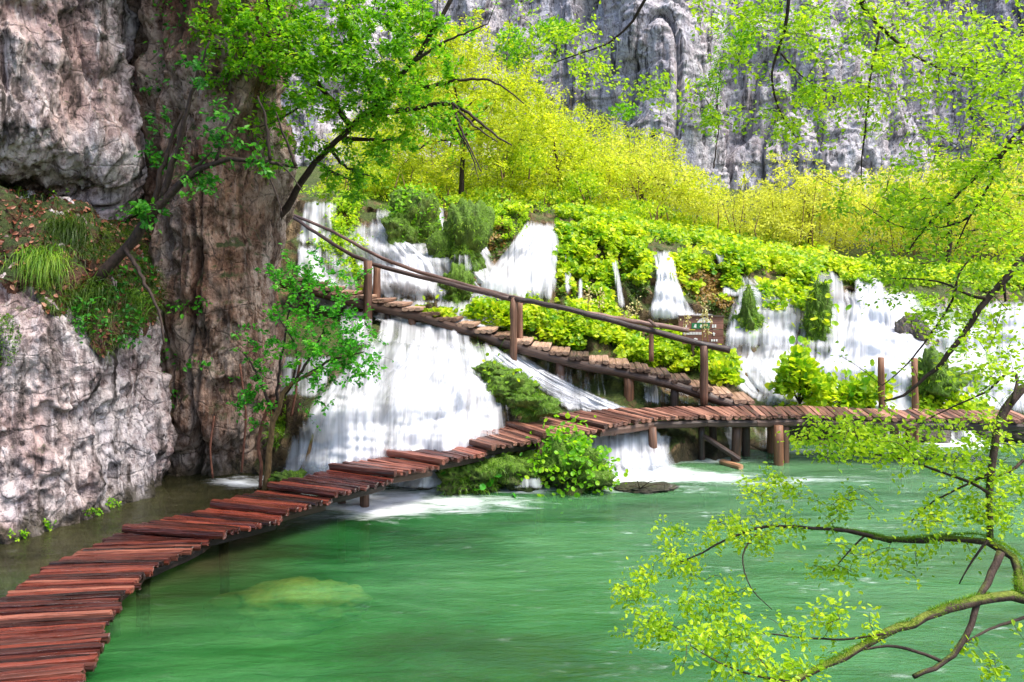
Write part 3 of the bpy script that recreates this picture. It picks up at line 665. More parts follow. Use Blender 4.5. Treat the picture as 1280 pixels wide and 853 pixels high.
mark(pan, [(890, 408.5), (890.8, 405.5), (892, 405.8), (892.2, 410), (890.2, 410)]); mark(pan, [(893, 409.5), (893.5, 405.6), (895.3, 405.8), (895.2, 410)])
mark(pan, [(855, 409), (856, 406), (858.5, 406.2), (858.8, 409.6)])
for x in np.arange(854.5, 876, 1.9): mark(pan2, [(x, 418.6), (x+.2, 415.4), (x+1.3, 415.2), (x+1.4, 418.4)])
mark(pan2, [(890.5, 417.5), (892, 415.2), (894.5, 417.5), (893.2, 417.6), (893.2, 419.8), (891.8, 419.8), (891.8, 417.7)])
for x in (889, 892, 895): mark(pan2, [(x, 427), (x, 424.3), (x+1.9, 424.3), (x+1.9, 427)])
mark(pan2, [(867, 424), (869, 422.6), (872, 423.4), (872, 425), (868, 425)]); 
for px in (866, 889): post(sg, WXZ(px, sy+.07, 0), H-(394-HZ)/F*sy, .05, 'beam', 1.2, 'sign_post')
# ================================================================ falling water
def water_veil_mat(name, su, sv, c=(.76, .77, .81)):
    m, t = mat(name); uv = t.coord('UV', (su, sv, 1)); d = t.attr('dens'); r = t.attr('seed')
    v = t.n('ShaderNodeVectorMath', _operation='ADD', i_0=uv, i_1=t.n('ShaderNodeCombineXYZ', i_2=r).outputs[0]).outputs[0]
    n1 = t.noise(v, 1.0, 4, .6, .5)
    n2 = t.noise(t.n('ShaderNodeVectorMath', _operation='MULTIPLY', i_0=v, i_1=(3.3, 1.7, 1)).outputs[0], 1, 3, .6)
    n = t.math('ADD', t.math('MULTIPLY', n1, .82), t.math('MULTIPLY', n2, .18))
    a = t.math('MULTIPLY', t.math('ADD', t.math('SUBTRACT', n, .86), t.math('MULTIPLY', d, .74)), 2.3, clamp=True)
    col = t.ramp(n, [(.3, [x*.74 for x in c]), (.56, c)])
    b = t.bump(n, .75, .1)
    p = t.n('ShaderNodeBsdfDiffuse', i_Color=col, i_Normal=b).outputs[0]
    tr = t.n('ShaderNodeBsdfTranslucent', i_Color=tuple(c)+(1,)).outputs[0]
    sh = t.n('ShaderNodeMixShader', i_0=.42, i_1=p, i_2=tr).outputs[0]
    t.out(t.n('ShaderNodeMixShader', i_0=a, i_1=t.n('ShaderNodeBsdfTransparent').outputs[0], i_2=sh).outputs[0]); return m
M['veil'] = water_veil_mat('falling_white_water', 6.0, .16); M['veil_fine'] = water_veil_mat('thin_falling_water', 9, .5)
vseed = [0]
def veil_mesh(mb, S, off, dens, bulge, efade=.22, top=.16, bot=.22, step=2.2):
    """S: rows (xl, yl, xr, yr) from the lip down; real sheet of water lying off the rock"""
    S = np.array(S, float); vseed[0] += 1
    wid = np.hypot(S[:, 2]-S[:, 0], S[:, 3]-S[:, 1]).max(); mid = np.stack([(S[:, 0]+S[:, 2])/2, (S[:, 1]+S[:, 3])/2], -1)
    ln = np.concatenate([[0], np.cumsum(np.linalg.norm(np.diff(mid, axis=0), axis=1))])
    nu = int(max(8, min(260, wid/step))); nv = int(max(10, min(240, ln[-1]/step)))
    t = np.linspace(0, ln[-1], nv)
    R = np.stack([np.interp(t, ln, S[:, k]) for k in range(4)], -1); R = blur(R, max(1, nv//(len(S)*4)), 0) if nv > 12 else R
    u = np.linspace(0, 1, nu)
    px = R[:, None, 0]*(1-u)+R[:, None, 2]*u; py = R[:, None, 1]*(1-u)+R[:, None, 3]*u
    Y = depth(px, py, ras_v)-off
    prof = 1-(2*u-1)**2
    Y = Y-bulge*prof[None]
    n_ = vnoise(np.stack([u[None]*wid/14+0*Y, 0*Y+t[:, None]/60, 0*Y+vseed[0]*3.1], -1), 4); n2_ = vnoise(np.stack([u[None]*wid/5+0*Y, 0*Y+t[:, None]/45, 0*Y+vseed[0]*1.7], -1), 14); n3_ = fbm(np.stack([px/26, py/110, 0*Y], -1), 3, 77); Y = Y-n_*.06-n2_*.07-n3_*.16
    P = W(px, py, Y)
    um = (px-px.mean())*Y/F; vm = np.broadcast_to(t[:, None]*Y.mean()/F, px.shape)
    tt = t/ln[-1]
    e = sst(0, efade, u)*sst(1, 1-efade, u); e2 = sst(0, top, tt)*sst(1, 1-bot, tt) if bot > 0 else sst(0, top, tt)
    # rough the outline so that the edge frays into strands
    fr_ = vnoise(np.stack([u[None]*wid/7+0*Y, tt[:, None]*2+0*Y, 0*Y+vseed[0]], -1), 8)*.26
    D = (dens if np.isscalar(dens) else np.interp(tt, np.linspace(0, 1, len(dens)), dens)[:, None])+fr_*.6
    D = .1+(D-.1)*e[None]*e2[:, None]
    i0 = mb.n; mb.grid(P, U=np.stack([um, vm], -1).reshape(-1, 2), A=D)
    return P
def fall(label, sheets, name='waterfall', m='veil', group='waterfalls of the tufa barrier'):
    mb = MB()
    for s in sheets: veil_mesh(mb, **s)
    me = mesh_np(name, np.concatenate(mb.V), [np.concatenate(mb.Q)], M[m], {'dens': np.concatenate(mb.A), 'seed': np.full(mb.n, float(len(bpy.data.meshes)*1.7))}, np.concatenate(mb.U))
    return tag(link(name, me), label, 'waterfall', group)
def D_(S, off=.12, dens=.95, bulge=.1, **k): return dict(S=S, off=off, dens=dens, bulge=bulge, **k)
# the wide lower cascade, in two layers
fall('widest and nearest white cascade, behind the stepped boardwalk and the small tree', [
  D_([(462,408,604,414),(450,424,640,436),(432,446,648,456),(405,470,645,482),(378,500,650,512),(352,545,648,560),(332,596,640,604),(318,610,630,616)], .05, [.9,.98,1.0,1.05], .18, efade=.12, bot=.05),
  D_([(470,414,600,416),(480,428,612,430),(470,450,625,455),(430,475,628,490),(395,510,625,530),(360,560,622,590),(345,606,610,612)], .28, [.75,.9,1.0,.9], .25, efade=.3),
  D_([(535,470,632,478),(525,500,640,510),(500,540,650,552),(480,590,640,600)], .36, [.6,.8,.8,.7], .12, efade=.3),
  D_([(395,478,500,482),(372,510,500,520),(350,560,510,570),(335,604,505,610)], .4, [.55,.85,.95,.85], .2, efade=.35)])
fall('slanting white stream running down behind the footbridge and under its planks', [
  D_([(590,430,645,434),(616,453,694,466),(650,476,750,494),(680,498,805,514),(690,522,855,533)], .12, 1.2, .1, efade=.25),
  D_([(600,440,640,446),(640,466,690,484),(690,496,760,512),(720,512,820,526)], .25, .8, .1)])
fall('white fall pouring under the footbridge between its round posts', [
  D_([(640,535,852,538),(650,552,846,556),(655,575,846,580),(650,598,850,600),(640,606,860,606)], .06, .95, .15, efade=.1, bot=.05),
  D_([(745,530,835,534),(748,555,845,560),(745,590,860,594)], .22, .9, .12)])
fall('narrow fall behind the dark posts at the right part of the footbridge', [D_([(898,528,918,528),(904,545,930,548),(910,570,945,573)], .12, .8, .05), D_([(930,528,985,528),(935,545,990,548),(940,566,995,567)], .1, .55, .05)])
fall('low white overspill in front of the dark bank at the far right', [D_([(1090,536,1290,536),(1090,546,1290,547),(1085,556,1300,558)], .1, .8, .1, efade=.12), D_([(1180,533,1262,534),(1185,545,1275,548),(1180,556,1280,558)], .25, .95, .1)])
# behind and under the stairs
fall('small rounded fall under the top of the stairs by the tall rail post', [
  D_([(468,392,600,412),(462,408,600,428),(452,432,610,444)], .1, .88, .15, efade=.15), D_([(520,400,580,412),(515,415,585,428),(505,436,590,440)], .22, .75, .12), D_([(425,380,470,390),(418,405,470,415),(425,436,475,438)], .2, .9, .1)])
fall('thin see through veil under the middle of the stairs', [D_([(615,436,770,466),(620,450,768,480),(640,480,765,505)], .05, .52, .05, efade=.1), D_([(672,446,722,458),(675,462,722,478),(682,488,725,500)], .15, .62, .05)], m='veil_fine')
fall('dark thin veil under the lower end of the stairs', [D_([(798,474,900,496),(798,486,905,504),(800,506,910,512)], .08, .58, .08, efade=.1), D_([(800,472,822,476),(802,490,828,496),(803,508,832,510)], .16, .7, .05)], m='veil_fine')
fall('bright shallow stream on the ledge above the stairs', [D_([(560,372,700,378),(580,388,720,392),(600,402,760,412),(640,412,800,432)], .06, .72, .05, efade=.15)])
# upper falls, left to right
fall('small white fall at the far left beside the brown pillar', [D_([(378,246,428,248),(374,262,425,266),(368,282,430,290),(362,310,420,318)], .12, .92, .1), D_([(366,300,400,306),(368,330,415,334),(392,350,430,356),(396,385,420,390)], .12, .85, .08)])
fall('white stream left of the dark mossy mound at the top of the falls', [
  D_([(452,250,530,252),(460,266,515,268),(470,282,512,284),(440,300,530,304),(440,318,560,332),(470,345,590,360),(470,380,585,388)], .1, .88, .12, efade=.2),
  D_([(466,268,492,269),(462,285,500,288),(470,300,520,306),(480,320,550,330),(485,350,570,364),(480,376,575,384)], .26, [.8,.9,1,.95], .15)])
fall('white stream between the dark mossy mound and the green mound', [D_([(524,250,560,252),(530,270,558,274),(536,290,562,294),(528,312,565,316),(520,335,570,342)], .14, .95, .08), D_([(548,272,590,275),(578,284,600,288),(590,300,608,304),(604,322,622,330)], .14, .85, .06)])
fall('broad bright fall fanning out right of the green mound', [
  D_([(658,268,700,270),(648,288,706,292),(628,312,706,318),(604,340,704,345),(586,366,700,372),(575,386,698,388)], .12, 1.0, .22, efade=.14),
  D_([(668,272,698,274),(660,300,704,306),(640,330,702,338),(620,372,695,380)], .36, .85, .16)])
fall('single thin strand of water hanging among the leafy slope', [D_([(762,318,772,318),(764,340,776,340),(769,370,782,370),(772,394,786,394)], .3, .85, .03, efade=.35)], m='veil_fine')
fall('fall spreading like a skirt behind the upper stair rail', [
  D_([(810,305,842,308),(814,325,848,328),(818,345,850,350),(812,368,862,374),(800,392,880,398),(796,410,884,412)], .2, .98, .18, efade=.2), D_([(818,340,846,346),(816,370,858,376),(806,404,872,408)], .38, .85, .15)])
fall('short fall high up above the information board', [D_([(888,308,902,310),(894,322,910,324),(896,334,918,336)], .2, .95, .05)])
fall('many stranded fall right of the information board', [
  D_([(918,338,950,342),(915,362,1000,368),(912,385,1010,394),(905,410,1004,416),(898,436,1004,440),(890,448,1010,450)], .12, .8, .15, efade=.12),
  D_([(925,345,952,350),(918,372,960,380),(908,410,950,416),(895,444,960,446)], .28, .8, .1), D_([(960,380,1003,388),(960,405,1000,412),(955,440,1000,444)], .26, .72, .06)])
fall('ragged fall with a brown gap, centre right of the barrier', [D_([(998,326,1040,328),(1000,350,1060,354),(1000,380,1064,388),(1004,410,1060,420),(1000,448,1060,452)], .14, .72, .12, efade=.14), D_([(1022,362,1062,368),(1020,395,1058,402),(1016,446,1050,448)], .28, .72, .06)])
fall('blown out broadest fall at the right behind the two stakes', [
  D_([(1040,352,1130,350),(1056,380,1145,378),(1048,410,1160,405),(1030,440,1165,440),(1010,466,1160,480),(1010,500,1158,510),(1020,522,1160,524)], .14, 1.1, .25, efade=.1, bot=.04),
  D_([(1062,370,1130,368),(1062,405,1140,400),(1040,450,1150,450),(1030,500,1150,510)], .4, 1.0, .2)])
fall('fall right of the boulder with the thin tree branches before it', [D_([(1135,375,1185,372),(1140,400,1200,398),(1150,430,1215,436),(1150,470,1220,476),(1155,500,1225,506)], .14, .85, .12), D_([(1160,400,1195,400),(1165,440,1210,444),(1168,486,1215,492)], .28, .75, .06)])
fall('white fall at the right edge behind the leaves', [D_([(1228,366,1300,366),(1222,400,1310,400),(1215,440,1310,444),(1210,500,1310,505)], .14, .9, .12, efade=.12)])
fall('white shallow run off along the foot of the right falls', [D_([(885,440,1040,446),(890,452,1040,458),(900,470,1030,474),(930,498,1030,500)], .06, .9, .05, efade=.1)])
fall('broad thin sheet of water over the rocks above the top of the stairs', [D_([(430,262,600,262),(430,300,610,300),(440,340,640,345),(460,385,700,392)], .07, [.6,.75,.85,.9], .02, efade=.1),D_([(430,270,470,272),(420,300,470,306),(440,330,500,340),(455,360,520,372)], .2, .8, .06)])
fall('curtain of loose water linking the right hand falls', [D_([(900,352,1290,360),(895,400,1300,405),(890,440,1300,450),(930,500,1300,510),(980,520,1300,528)], .06, [.5,.7,.85,.95], .02, efade=.05),D_([(1030,420,1300,430),(1010,470,1300,470),(1010,520,1300,528)], .1, .85, .05, efade=.1)])
fall('thin falls dropping through the leaves between the skirt fall and the information board', [D_([(850,388,900,392),(846,400,905,404),(842,414,908,416)], .12, .8, .04), D_([(905,336,925,338),(902,352,930,356),(900,372,925,376)], .2, .85, .04)])
fall('narrow double strands on the mossy face right of the broad fan', [D_([(704,300,714,302),(703,330,716,332),(702,372,720,374)], .3, .7, .03, efade=.35), D_([(722,345,730,346),(720,365,732,366),(718,384,734,386)], .35, .75, .03, efade=.35)], m='veil_fine')
fall('fall splitting over the crest stones right of the ragged fall', [D_([(1060,338,1100,340),(1062,354,1112,356),(1060,376,1118,378)], .3, .95, .06), D_([(1100,362,1150,362),(1095,385,1160,385),(1090,410,1165,410)], .45, .95, .08)])
fall('small bright fall above the boulder at the right', [D_([(1180,385,1235,388),(1176,410,1240,414),(1170,440,1245,446),(1165,475,1250,482)], .4, .8, .06)])
fall('tumbling white water filling the corner between the pillar and the top of the stairs', [D_([(366,290,440,296),(362,325,450,330),(372,365,455,368),(390,400,470,404)], .15, [.6,.75,.85,.85], .05, efade=.15), D_([(372,300,402,304),(366,340,410,344),(376,380,420,386)], .3, .9, .06), D_([(345,440,430,440),(340,470,420,474),(338,500,400,506)], .25, .8, .06, efade=.2)])
fall('flat white run off where the upper falls land behind the top of the stairs', [D_([(440,366,705,372),(440,380,710,388),(448,394,720,402),(470,404,730,414)], .14, [.6,.9,1.,1.], .04, efade=.08, top=.25, bot=.05)])
fall('small fringe of water dripping between the two plant tufts under the boardwalk', [D_([(640,584,676,584),(636,596,682,598),(632,614,688,614)], .5, .8, .08)], m='veil_fine')
# logs and snags in the cascade
mb = MB(); mb.tube([WZ(372, 597, .1), W(384, 575, 15.0), W(392, 540, 15.2)], [.05, .045, .015], 6, .1); tag(mb.obj('snag', M['bark_tan']), 'broken branch stuck upright in the near cascade beside the small tree', 'snag')
# ================================================================ vegetation
def resample(P, R, d):
    P = np.asarray(P, float); s = np.concatenate([[0], np.cumsum(np.linalg.norm(np.diff(P, axis=0), axis=1))])
    n = max(3, int(s[-1]/d)+1); t = np.linspace(0, s[-1], n)
    Q = np.stack([np.interp(t, s, P[:, k]) for k in range(3)], -1); r = np.interp(t, s, R)
    if n > 4:
        for _ in range(2): Q[1:-1] = (Q[:-2]+2*Q[1:-1]+Q[2:])/4
    return Q, r
def blob_targets(blobs):
    """(px, py, rx, ry, count, Y, dY): points in real ellipsoids"""
    T = []
    for px, py, rx, ry, n, Y, dY in blobs:
        d = rng.normal(size=(n, 3))*.5
        T.append(W(px+d[:, 0]*rx, py+d[:, 1]*ry, Y+d[:, 2]*dY))
    return np.concatenate(T)
def tree(name, label, cat, limbs, targets, L, per, bark, leaf, group=None, spread=.5, twig_r=.006, base=None, kind='leaf', maxtw=1.2, up=.7, wr=.62, limb_names=None, wob=.012, sides=7):
    """limbs: list of (points, radii, bark) in world space; the twigs grow from the nearest wood to every target"""
    base = np.asarray(limbs[0][0][0] if base is None else base)
    root = empty(name, base, label, cat, group); nodes = []
    for k, lb_ in enumerate(limbs):
        P, R = lb_[0], lb_[1]; bk_ = lb_[2] if len(lb_) > 2 else bark
        Q, r = resample(P, R, max(.05, np.median(R)*4)); Q[1:-1] += rng.normal(size=Q[1:-1].shape)*wob*np.minimum(1, r[1:-1, None]*30)
        mb = MB(); mb.tube(Q, r, sides, .09); mb.obj('trunk' if k == 0 else 'branch', bk_, root); nodes.append(Q)
    if targets is None or len(targets) == 0: return root
    N = np.zeros((len(targets)*4+sum(len(q) for q in nodes), 3)); nn = 0
    for q in nodes: N[nn:nn+len(q)] = q; nn += len(q)
    d0 = np.array([np.min(((N[:nn]-t)**2).sum(1)) for t in targets]); order = np.argsort(d0)
    mb = MB(); LP = []; LD = []
    for i in order:
        t = targets[i]; dd = ((N[:nn]-t)**2).sum(1); j = int(np.argmin(dd)); q = N[j]; dist = math.sqrt(dd[j])
        if dist < .02: continue
        s = np.linspace(0, 1, 5)[:, None]
        bend = rng.normal(size=3)*.12*dist+np.array([0, 0, .10*dist])
        P = q*(1-s)+t*s+np.sin(s*np.pi)*bend
        rr = twig_r*(1+min(2.2, dist/maxtw))
        mb.tube(P, np.linspace(rr, twig_r*.45, 5), 4, 0, m=0, cap=False)
        N[nn:nn+3] = P[[2, 3, 4]]; nn += 3
        m = max(1, int(per*rng.uniform(.6, 1.4)))
        tt = 1-rng.uniform(0, 1, m)**1.5*min(1, 1.1*spread/dist+.15)
        dv = norm(t-q); k = np.clip(tt*4, 0, 3.999); f = (k % 1)[:, None]; k = k.astype(int)
        c = P[k]*(1-f)+P[k+1]*f
        side = norm(np.cross(dv, [0, 0, 1]))
        sg_ = rng.choice([-1, 1], m)[:, None]
        ld = norm(dv*rng.uniform(.2, 1, (m, 1))+side*sg_*rng.uniform(.4, 1.1, (m, 1))+rng.normal(size=(m, 3))*.35+np.array([0, 0, -.18]))
        LP.append(c+rng.normal(size=(m, 3))*spread*.10); LD.append(ld)
    LP = np.concatenate(LP); LD = np.concatenate(LD)
    ln = rng.normal(size=LP.shape)*.55+np.array([0, -.15, up])
    l = L*rng.uniform(.6, 1.2, len(LP))
    V, Q, T, A = leaf_pts(LP, LD, ln, l, l*wr*rng.uniform(.85, 1.1, len(LP)), kind)
    mb.add(V, Q=Q, T=T, A=A, m=1)
    mb.obj('crown', [M['twig'], leaf], root, smooth=False); return root
def LB(pts, Y0, Y1, r0, r1, bark=None):
    """a limb traced as points with its own depths; radii in pixels of the photograph turned into metres"""
    pts = np.array(pts, float); Y = np.linspace(Y0, Y1, len(pts)) if pts.shape[1] == 2 else pts[:, 2]
    P = W(pts[:, 0], pts[:, 1], Y); R = np.linspace(r0, r1, len(pts))*Y/F
    return (P, R, M[bark or 'bark'])
# ---------------------------------------------------------------- tree at the right, its trunk just outside the frame
TY = 4.7; tx = Xr(1450, TY)
trunkR = (np.array([[tx+.1, TY, .2], [tx+.03, TY, 1.2], [tx, TY, 2.4], [tx+.05, TY+.05, 4], [tx+.02, TY, 6], [tx-.1, TY, 8.2]]), [.17, .15, .14, .12, .09, .05], M['bark_moss'])
limbs = [trunkR,
 LB([(1450,752),(1360,742),(1280,745),(1227,748),(1179,762),(1109,792),(1050,823),(991,853),(920,885)], 4.7, 3.6, 11, 4.5, 'bark_moss'),
 LB([(1275,744),(1272,728),(1280,706),(1258,687),(1223,671),(1179,673),(1114,677),(1083,668),(1040,662)], 4.4, 4.9, 9, 3, 'bark_moss'),
 LB([(1114,677),(1060,663),(1000,659),(956,657),(912,672),(880,690),(851,703)], 4.8, 5.0, 3.4, 1.1),
 LB([(1251,690),(1240,722),(1227,738),(1218,757),(1214,792),(1179,832),(1142,846)], 4.4, 4.1, 6.5, 4, 'bark_some_moss'),
 LB([(1179,828),(1150,815),(1110,806),(1075,812),(1048,820)], 4.15, 4.1, 3.2, 1.2),
 LB([(1450,430),(1340,452),(1280,483),(1253,507),(1246,535),(1240,570),(1236,617),(1236,645),(1238,672)], 4.7, 4.5, 8, 5, 'bark_some_moss'),
 LB([(1450,240),(1340,290),(1280,321),(1259,349),(1232,374),(1210,410),(1183,446),(1168,466),(1146,477),(1131,500),(1118,497),(1105,501)], 4.7, 4.9, 7.5, 1.2),
 LB([(1232,373),(1210,372),(1195,358),(1175,352),(1155,349),(1116,348)], 4.75, 5.1, 3, .9),
 LB([(1195,360),(1192,376),(1171,407),(1143,446),(1125,465),(1103,482)], 4.8, 5.1, 2.2, .8),
 LB([(1195,358),(1198,340),(1214,322),(1232,306)], 4.8, 4.9, 2, .9),
 LB([(1255,352),(1256,365),(1257,377)], 4.75, 4.75, 3, 1.8),
 LB([(1265,505),(1275,470),(1265,460),(1250,473),(1238,489),(1207,501),(1162,523)], 4.6, 5.0, 3, 1),
 LB([(1450,120),(1340,150),(1280,174),(1246,195),(1216,225),(1179,262),(1152,289),(1134,317)], 4.7, 5.2, 5.5, 1.2),
 LB([(1335,148),(1280,154),(1257,184),(1231,244),(1212,270),(1194,311)], 4.8, 5.1, 4, 1),
 LB([(1450,-40),(1250,-60),(1120,-30),(1074,0),(1077,9),(1104,37),(1137,67),(1182,90),(1209,99)], 4.7, 5.3, 6, 1.2),
 LB([(1120,-30),(1040,-45),(986,-20),(984,30),(974,60),(963,90),(969,127),(980,150),(995,172)], 4.9, 5.4, 4, .9),
 LB([(1100,37),(1087,101),(1081,169),(1076,200),(1077,225)], 5.0, 5.2, 2.2, .8),
 LB([(976,67),(1000,95),(1029,114)], 5.2, 5.3, 1.6, .7),
 LB([(1212,270),(1205,277),(1160,289),(1119,283),(1077,255)], 5.1, 5.4, 2.2, .8),
 LB([(1040,-45),(900,-60),(830,-30),(805,0),(790,30),(760,56),(719,69),(690,80)], 5.0, 5.6, 4.2, .8),
 LB([(1236,617),(1220,605),(1180,592),(1140,577),(1100,568),(1060,565)], 4.5, 4.9, 3, .9),
 LB([(1240,590),(1200,610),(1160,630),(1139,652)], 4.5, 4.8, 2, .9),
 LB([(1450,560),(1350,570),(1290,568),(1262,590),(1250,596),(1225,598)], 4.7, 4.6, 4, 1.6),
 LB([(1238,672),(1215,700),(1199,730)], 4.5, 4.5, 2.4, 1),
 LB([(1450,670),(1340,745),(1280,772),(1240,785),(1200,806)], 4.7, 4.2, 4, 1.5),
 LB([(1083,668),(1060,690),(1040,715)], 4.9, 4.9, 1.8, .8),
 LB([(956,657),(925,690),(935,735),(965,762)], 4.95, 4.6, 1.6, .7),
 LB([(1109,792),(1060,800),(1000,798),(950,790),(915,800)], 3.95, 4.2, 2, .8),
 LB([(991,853),(940,845),(900,830),(864,808)], 3.7, 3.9, 2.2, .8),
]
B = [(1150,50,150,70,95,5,.6),(1250,110,70,90,70,4.8,.6),(1010,30,90,45,38,5.2,.5),(920,15,70,25,20,5.3,.4),(1070,130,80,45,34,5.2,.5),(1210,220,90,60,60,4.9,.5),(1120,255,80,50,44,5.2,.5),
     (1000,110,40,50,16,5.3,.3),(985,165,40,22,12,5.4,.3),(1255,300,60,60,36,4.8,.5),(1150,325,90,45,44,5,.4),(1180,400,100,60,40,4.9,.4),(1245,450,60,60,26,4.7,.4),
     (1030,572,0,0,0,5,.1),(1085,545,90,26,62,4.9,.3),(1150,568,90,30,44,4.7,.3),(1235,560,60,50,24,4.6,.3),(1215,625,70,35,24,4.6,.3),(1040,560,50,18,18,4.9,.2),
     (960,610,50,20,18,4.9,.2),(1035,632,45,14,13,4.9,.2),(890,672,70,22,26,5,.3),(955,660,70,22,20,4.9,.2),(850,702,34,16,12,5,.2),(790,735,36,28,14,5,.2),
     (815,785,40,24,20,4.6,.2),(880,755,50,26,20,4.7,.2),(905,805,75,28,28,4,.2),(960,838,70,20,20,3.8,.2),(1040,780,70,26,14,4,.2),(1110,700,70,28,16,4.7,.3),(1030,705,60,24,12,4.8,.2),(1180,650,60,22,14,4.6,.2),
     (1250,640,40,40,12,4.5,.2),(1240,830,50,25,8,4.2,.2),(700,45,46,36,18,5.6,.3),(740,85,44,26,15,5.5,.3),(830,112,40,20,14,5.5,.2),(890,150,45,14,10,5.5,.2),(935,60,30,60,12,5.3,.3),(660,70,30,40,8,5.7,.2)]
B = [(b[0], b[1], b[2]*1.05, b[3], int(b[4]*(1.45 if b[1] < 270 else 1)), b[5], b[6]) for b in B if b[4] > 0]
limbs = [limbs[0]]+[(l[0], l[1]*.74, l[2]) for l in limbs[1:]]
tree('overhanging_tree', 'nearest leafy tree whose mossy branches hang over the pool from the right edge', 'tree', limbs, blob_targets(B), .033, 21, M['bark'], M['leaf_fg'], spread=.32, twig_r=.0018, maxtw=.6, wr=.62, wob=.006)
rt = [o for o in C.objects if o.name == 'overhanging_tree'][0]
mb = MB()
for l in (limbs[1], limbs[2], limbs[6]):
    Q, r = resample(l[0], l[1], .02); n = 5200 if l is not limbs[6] else 1200; i = rng.integers(0, len(Q)-1, n); T_ = norm(np.gradient(Q, axis=0))[i]
    a_ = rng.normal(size=n)*.75; up_ = norm(np.array([0, 0, 1.])-T_*T_[:, 2:3]); sd_ = np.cross(T_, up_)
    nn_ = up_*np.cos(a_)[:, None]+sd_*np.sin(a_)[:, None]; P_ = Q[i]+(Q[i+1]-Q[i])*rng.uniform(0, 1, (n, 1))+nn_*r[i][:, None]*.95
    kp = fbm(P_*6, 3, 900) > -.2; V, Qd, A = blades(P_[kp], norm(nn_[kp]+rng.normal(size=(kp.sum(), 3))*.5), rng.uniform(.006, .022, kp.sum()), .0016, .3, 2); mb.add(V, Q=Qd, A=A)
mm = mb.obj('moss', M['moss'], rt, smooth=False); mm['kind'] = 'stuff'
# ---------------------------------------------------------------- big green tree leaning out beside the brown pillar
limbs = [LB([(335,290),(357,263),(368,245),(380,221),(395,202),(412,184),(430,168),(450,150),(490,110),(530,60),(570,-10),(600,-90)], 17.4, 15.5, 5, 2.4),
 LB([(425,172),(448,174),(480,176),(515,173)], 16.8, 16.5, 3.5, 1.2), LB([(450,150),(456,144),(512,137),(540,131),(565,129),(582,137),(595,150),(620,170),(640,182)], 16.6, 15.6, 4.2, .9),
 LB([(565,129),(585,150),(600,163),(622,178)], 15.9, 15.5, 2, .7), LB([(565,129),(575,160),(590,190),(602,215)], 15.9, 15.4, 2, .6), LB([(556,140),(578,172),(592,200),(598,225)], 15.9, 15.4, 1.5, .5),
 LB([(480,120),(520,112),(560,104),(600,97),(625,105),(655,130)], 16, 15.5, 3, .8), LB([(412,184),(425,205),(445,215),(462,220)], 16.9, 16.5, 2.5, .8),
 LB([(395,202),(415,215),(440,226)], 17, 16.6, 2, .7), LB([(470,128),(455,90),(440,40),(430,-20)], 16.4, 15.4, 4, 1.5), LB([(440,160),(410,120),(370,70),(340,20),(320,-40)], 16.6, 15, 4, 1.2),
 LB([(372,72),(340,60),(300,58),(262,62)], 15.6, 15, 2, .8), LB([(512,80),(560,50),(610,30)], 15.8, 15.4, 2.4, .8), LB([(400,105),(380,130),(350,150),(322,160)], 16, 15.4, 2, .7)]
B = [(300,20,60,35,45,15,1),(380,25,80,45,85,15.2,1.2),(470,30,70,45,75,15.5,1.2),(350,75,70,40,70,15.3,1),(430,85,80,45,95,15.7,1.2),(410,140,70,35,40,16.2,1),(500,110,70,50,65,15.8,1.2),(465,190,50,40,42,16.5,.8),
     (350,130,50,30,16,15.6,.8),(300,80,50,40,26,15.2,.8),(540,150,60,40,50,16,.8),(430,230,45,22,26,16.7,.6),(265,30,30,30,14,15,.6),(530,30,60,50,60,15.5,1),(375,185,40,30,18,16.5,.6),(330,190,30,25,8,16,.5),(560,90,40,25,12,15.8,.6),(420,-70,180,50,110,14.6,2.5),(330,-100,140,60,70,13.6,2.5),(460,120,60,50,60,16,1),(390,60,60,40,50,15.5,1)]  # crown masses above the frame are added to shade the left rock and boardwalk
tree('leaning_tree', 'bright green tree leaning out from behind the brown pillar over the stairs', 'tree', limbs, blob_targets(B), .105, 21, M['bark'], M['leaf_left'], spread=.55, twig_r=.006, maxtw=1.5)
# ---------------------------------------------------------------- dark tree rooted on the ledge
limbs = [LB([(120,352),(140,330),(157,311),(180,280),(202,251),(218,235),(232,221),(250,210),(270,202),(295,199),(319,199),(345,203),(372,210)], 13.9, 13.6, 7.5, 1.5),
 LB([(204,248),(212,215),(220,185),(232,150),(244,101),(252,76),(262,52)], 13.8, 13.4, 4.5, 1), LB([(190,268),(197,230),(215,170),(228,140)], 13.85, 13.6, 4, 1.6), LB([(232,221),(250,205),(265,190)], 13.8, 13.6, 3, 1),
 LB([(319,199),(335,218),(345,240),(353,268)], 13.6, 13.4, 1.8, .7), LB([(345,203),(362,215),(378,240)], 13.6, 13.4, 1.3, .6), LB([(270,202),(275,180),(290,150),(302,120)], 13.7, 13.5, 2.2, .8),
 LB([(338,200),(333,150),(322,120)], 13.6, 13.5, 2.4, 1), LB([(370,208),(355,170),(345,140)], 13.55, 13.4, 2.2, .8), LB([(157,311),(172,335),(185,362),(200,390),(205,430)], 13.8, 13.2, 3, 1.2)]
B = [(265,180,40,40,14,13.7,.4),(240,215,30,20,14,13.8,.3),(200,200,30,30,10,13.9,.3),(250,92,20,20,10,13.4,.3),(285,140,30,30,10,13.5,.4),(330,205,40,18,10,13.5,.3),(180,262,30,20,18,13.7,.3),(262,240,30,18,8,13.6,.3),(190,150,30,30,6,13.8,.3)]
tree('ledge_tree', 'thin dark crooked tree growing from the mossy ledge across the brown rock', 'tree', limbs, blob_targets(B), .105, 11, M['bark'], M['leaf_dark'], spread=.4, twig_r=.004, maxtw=1)
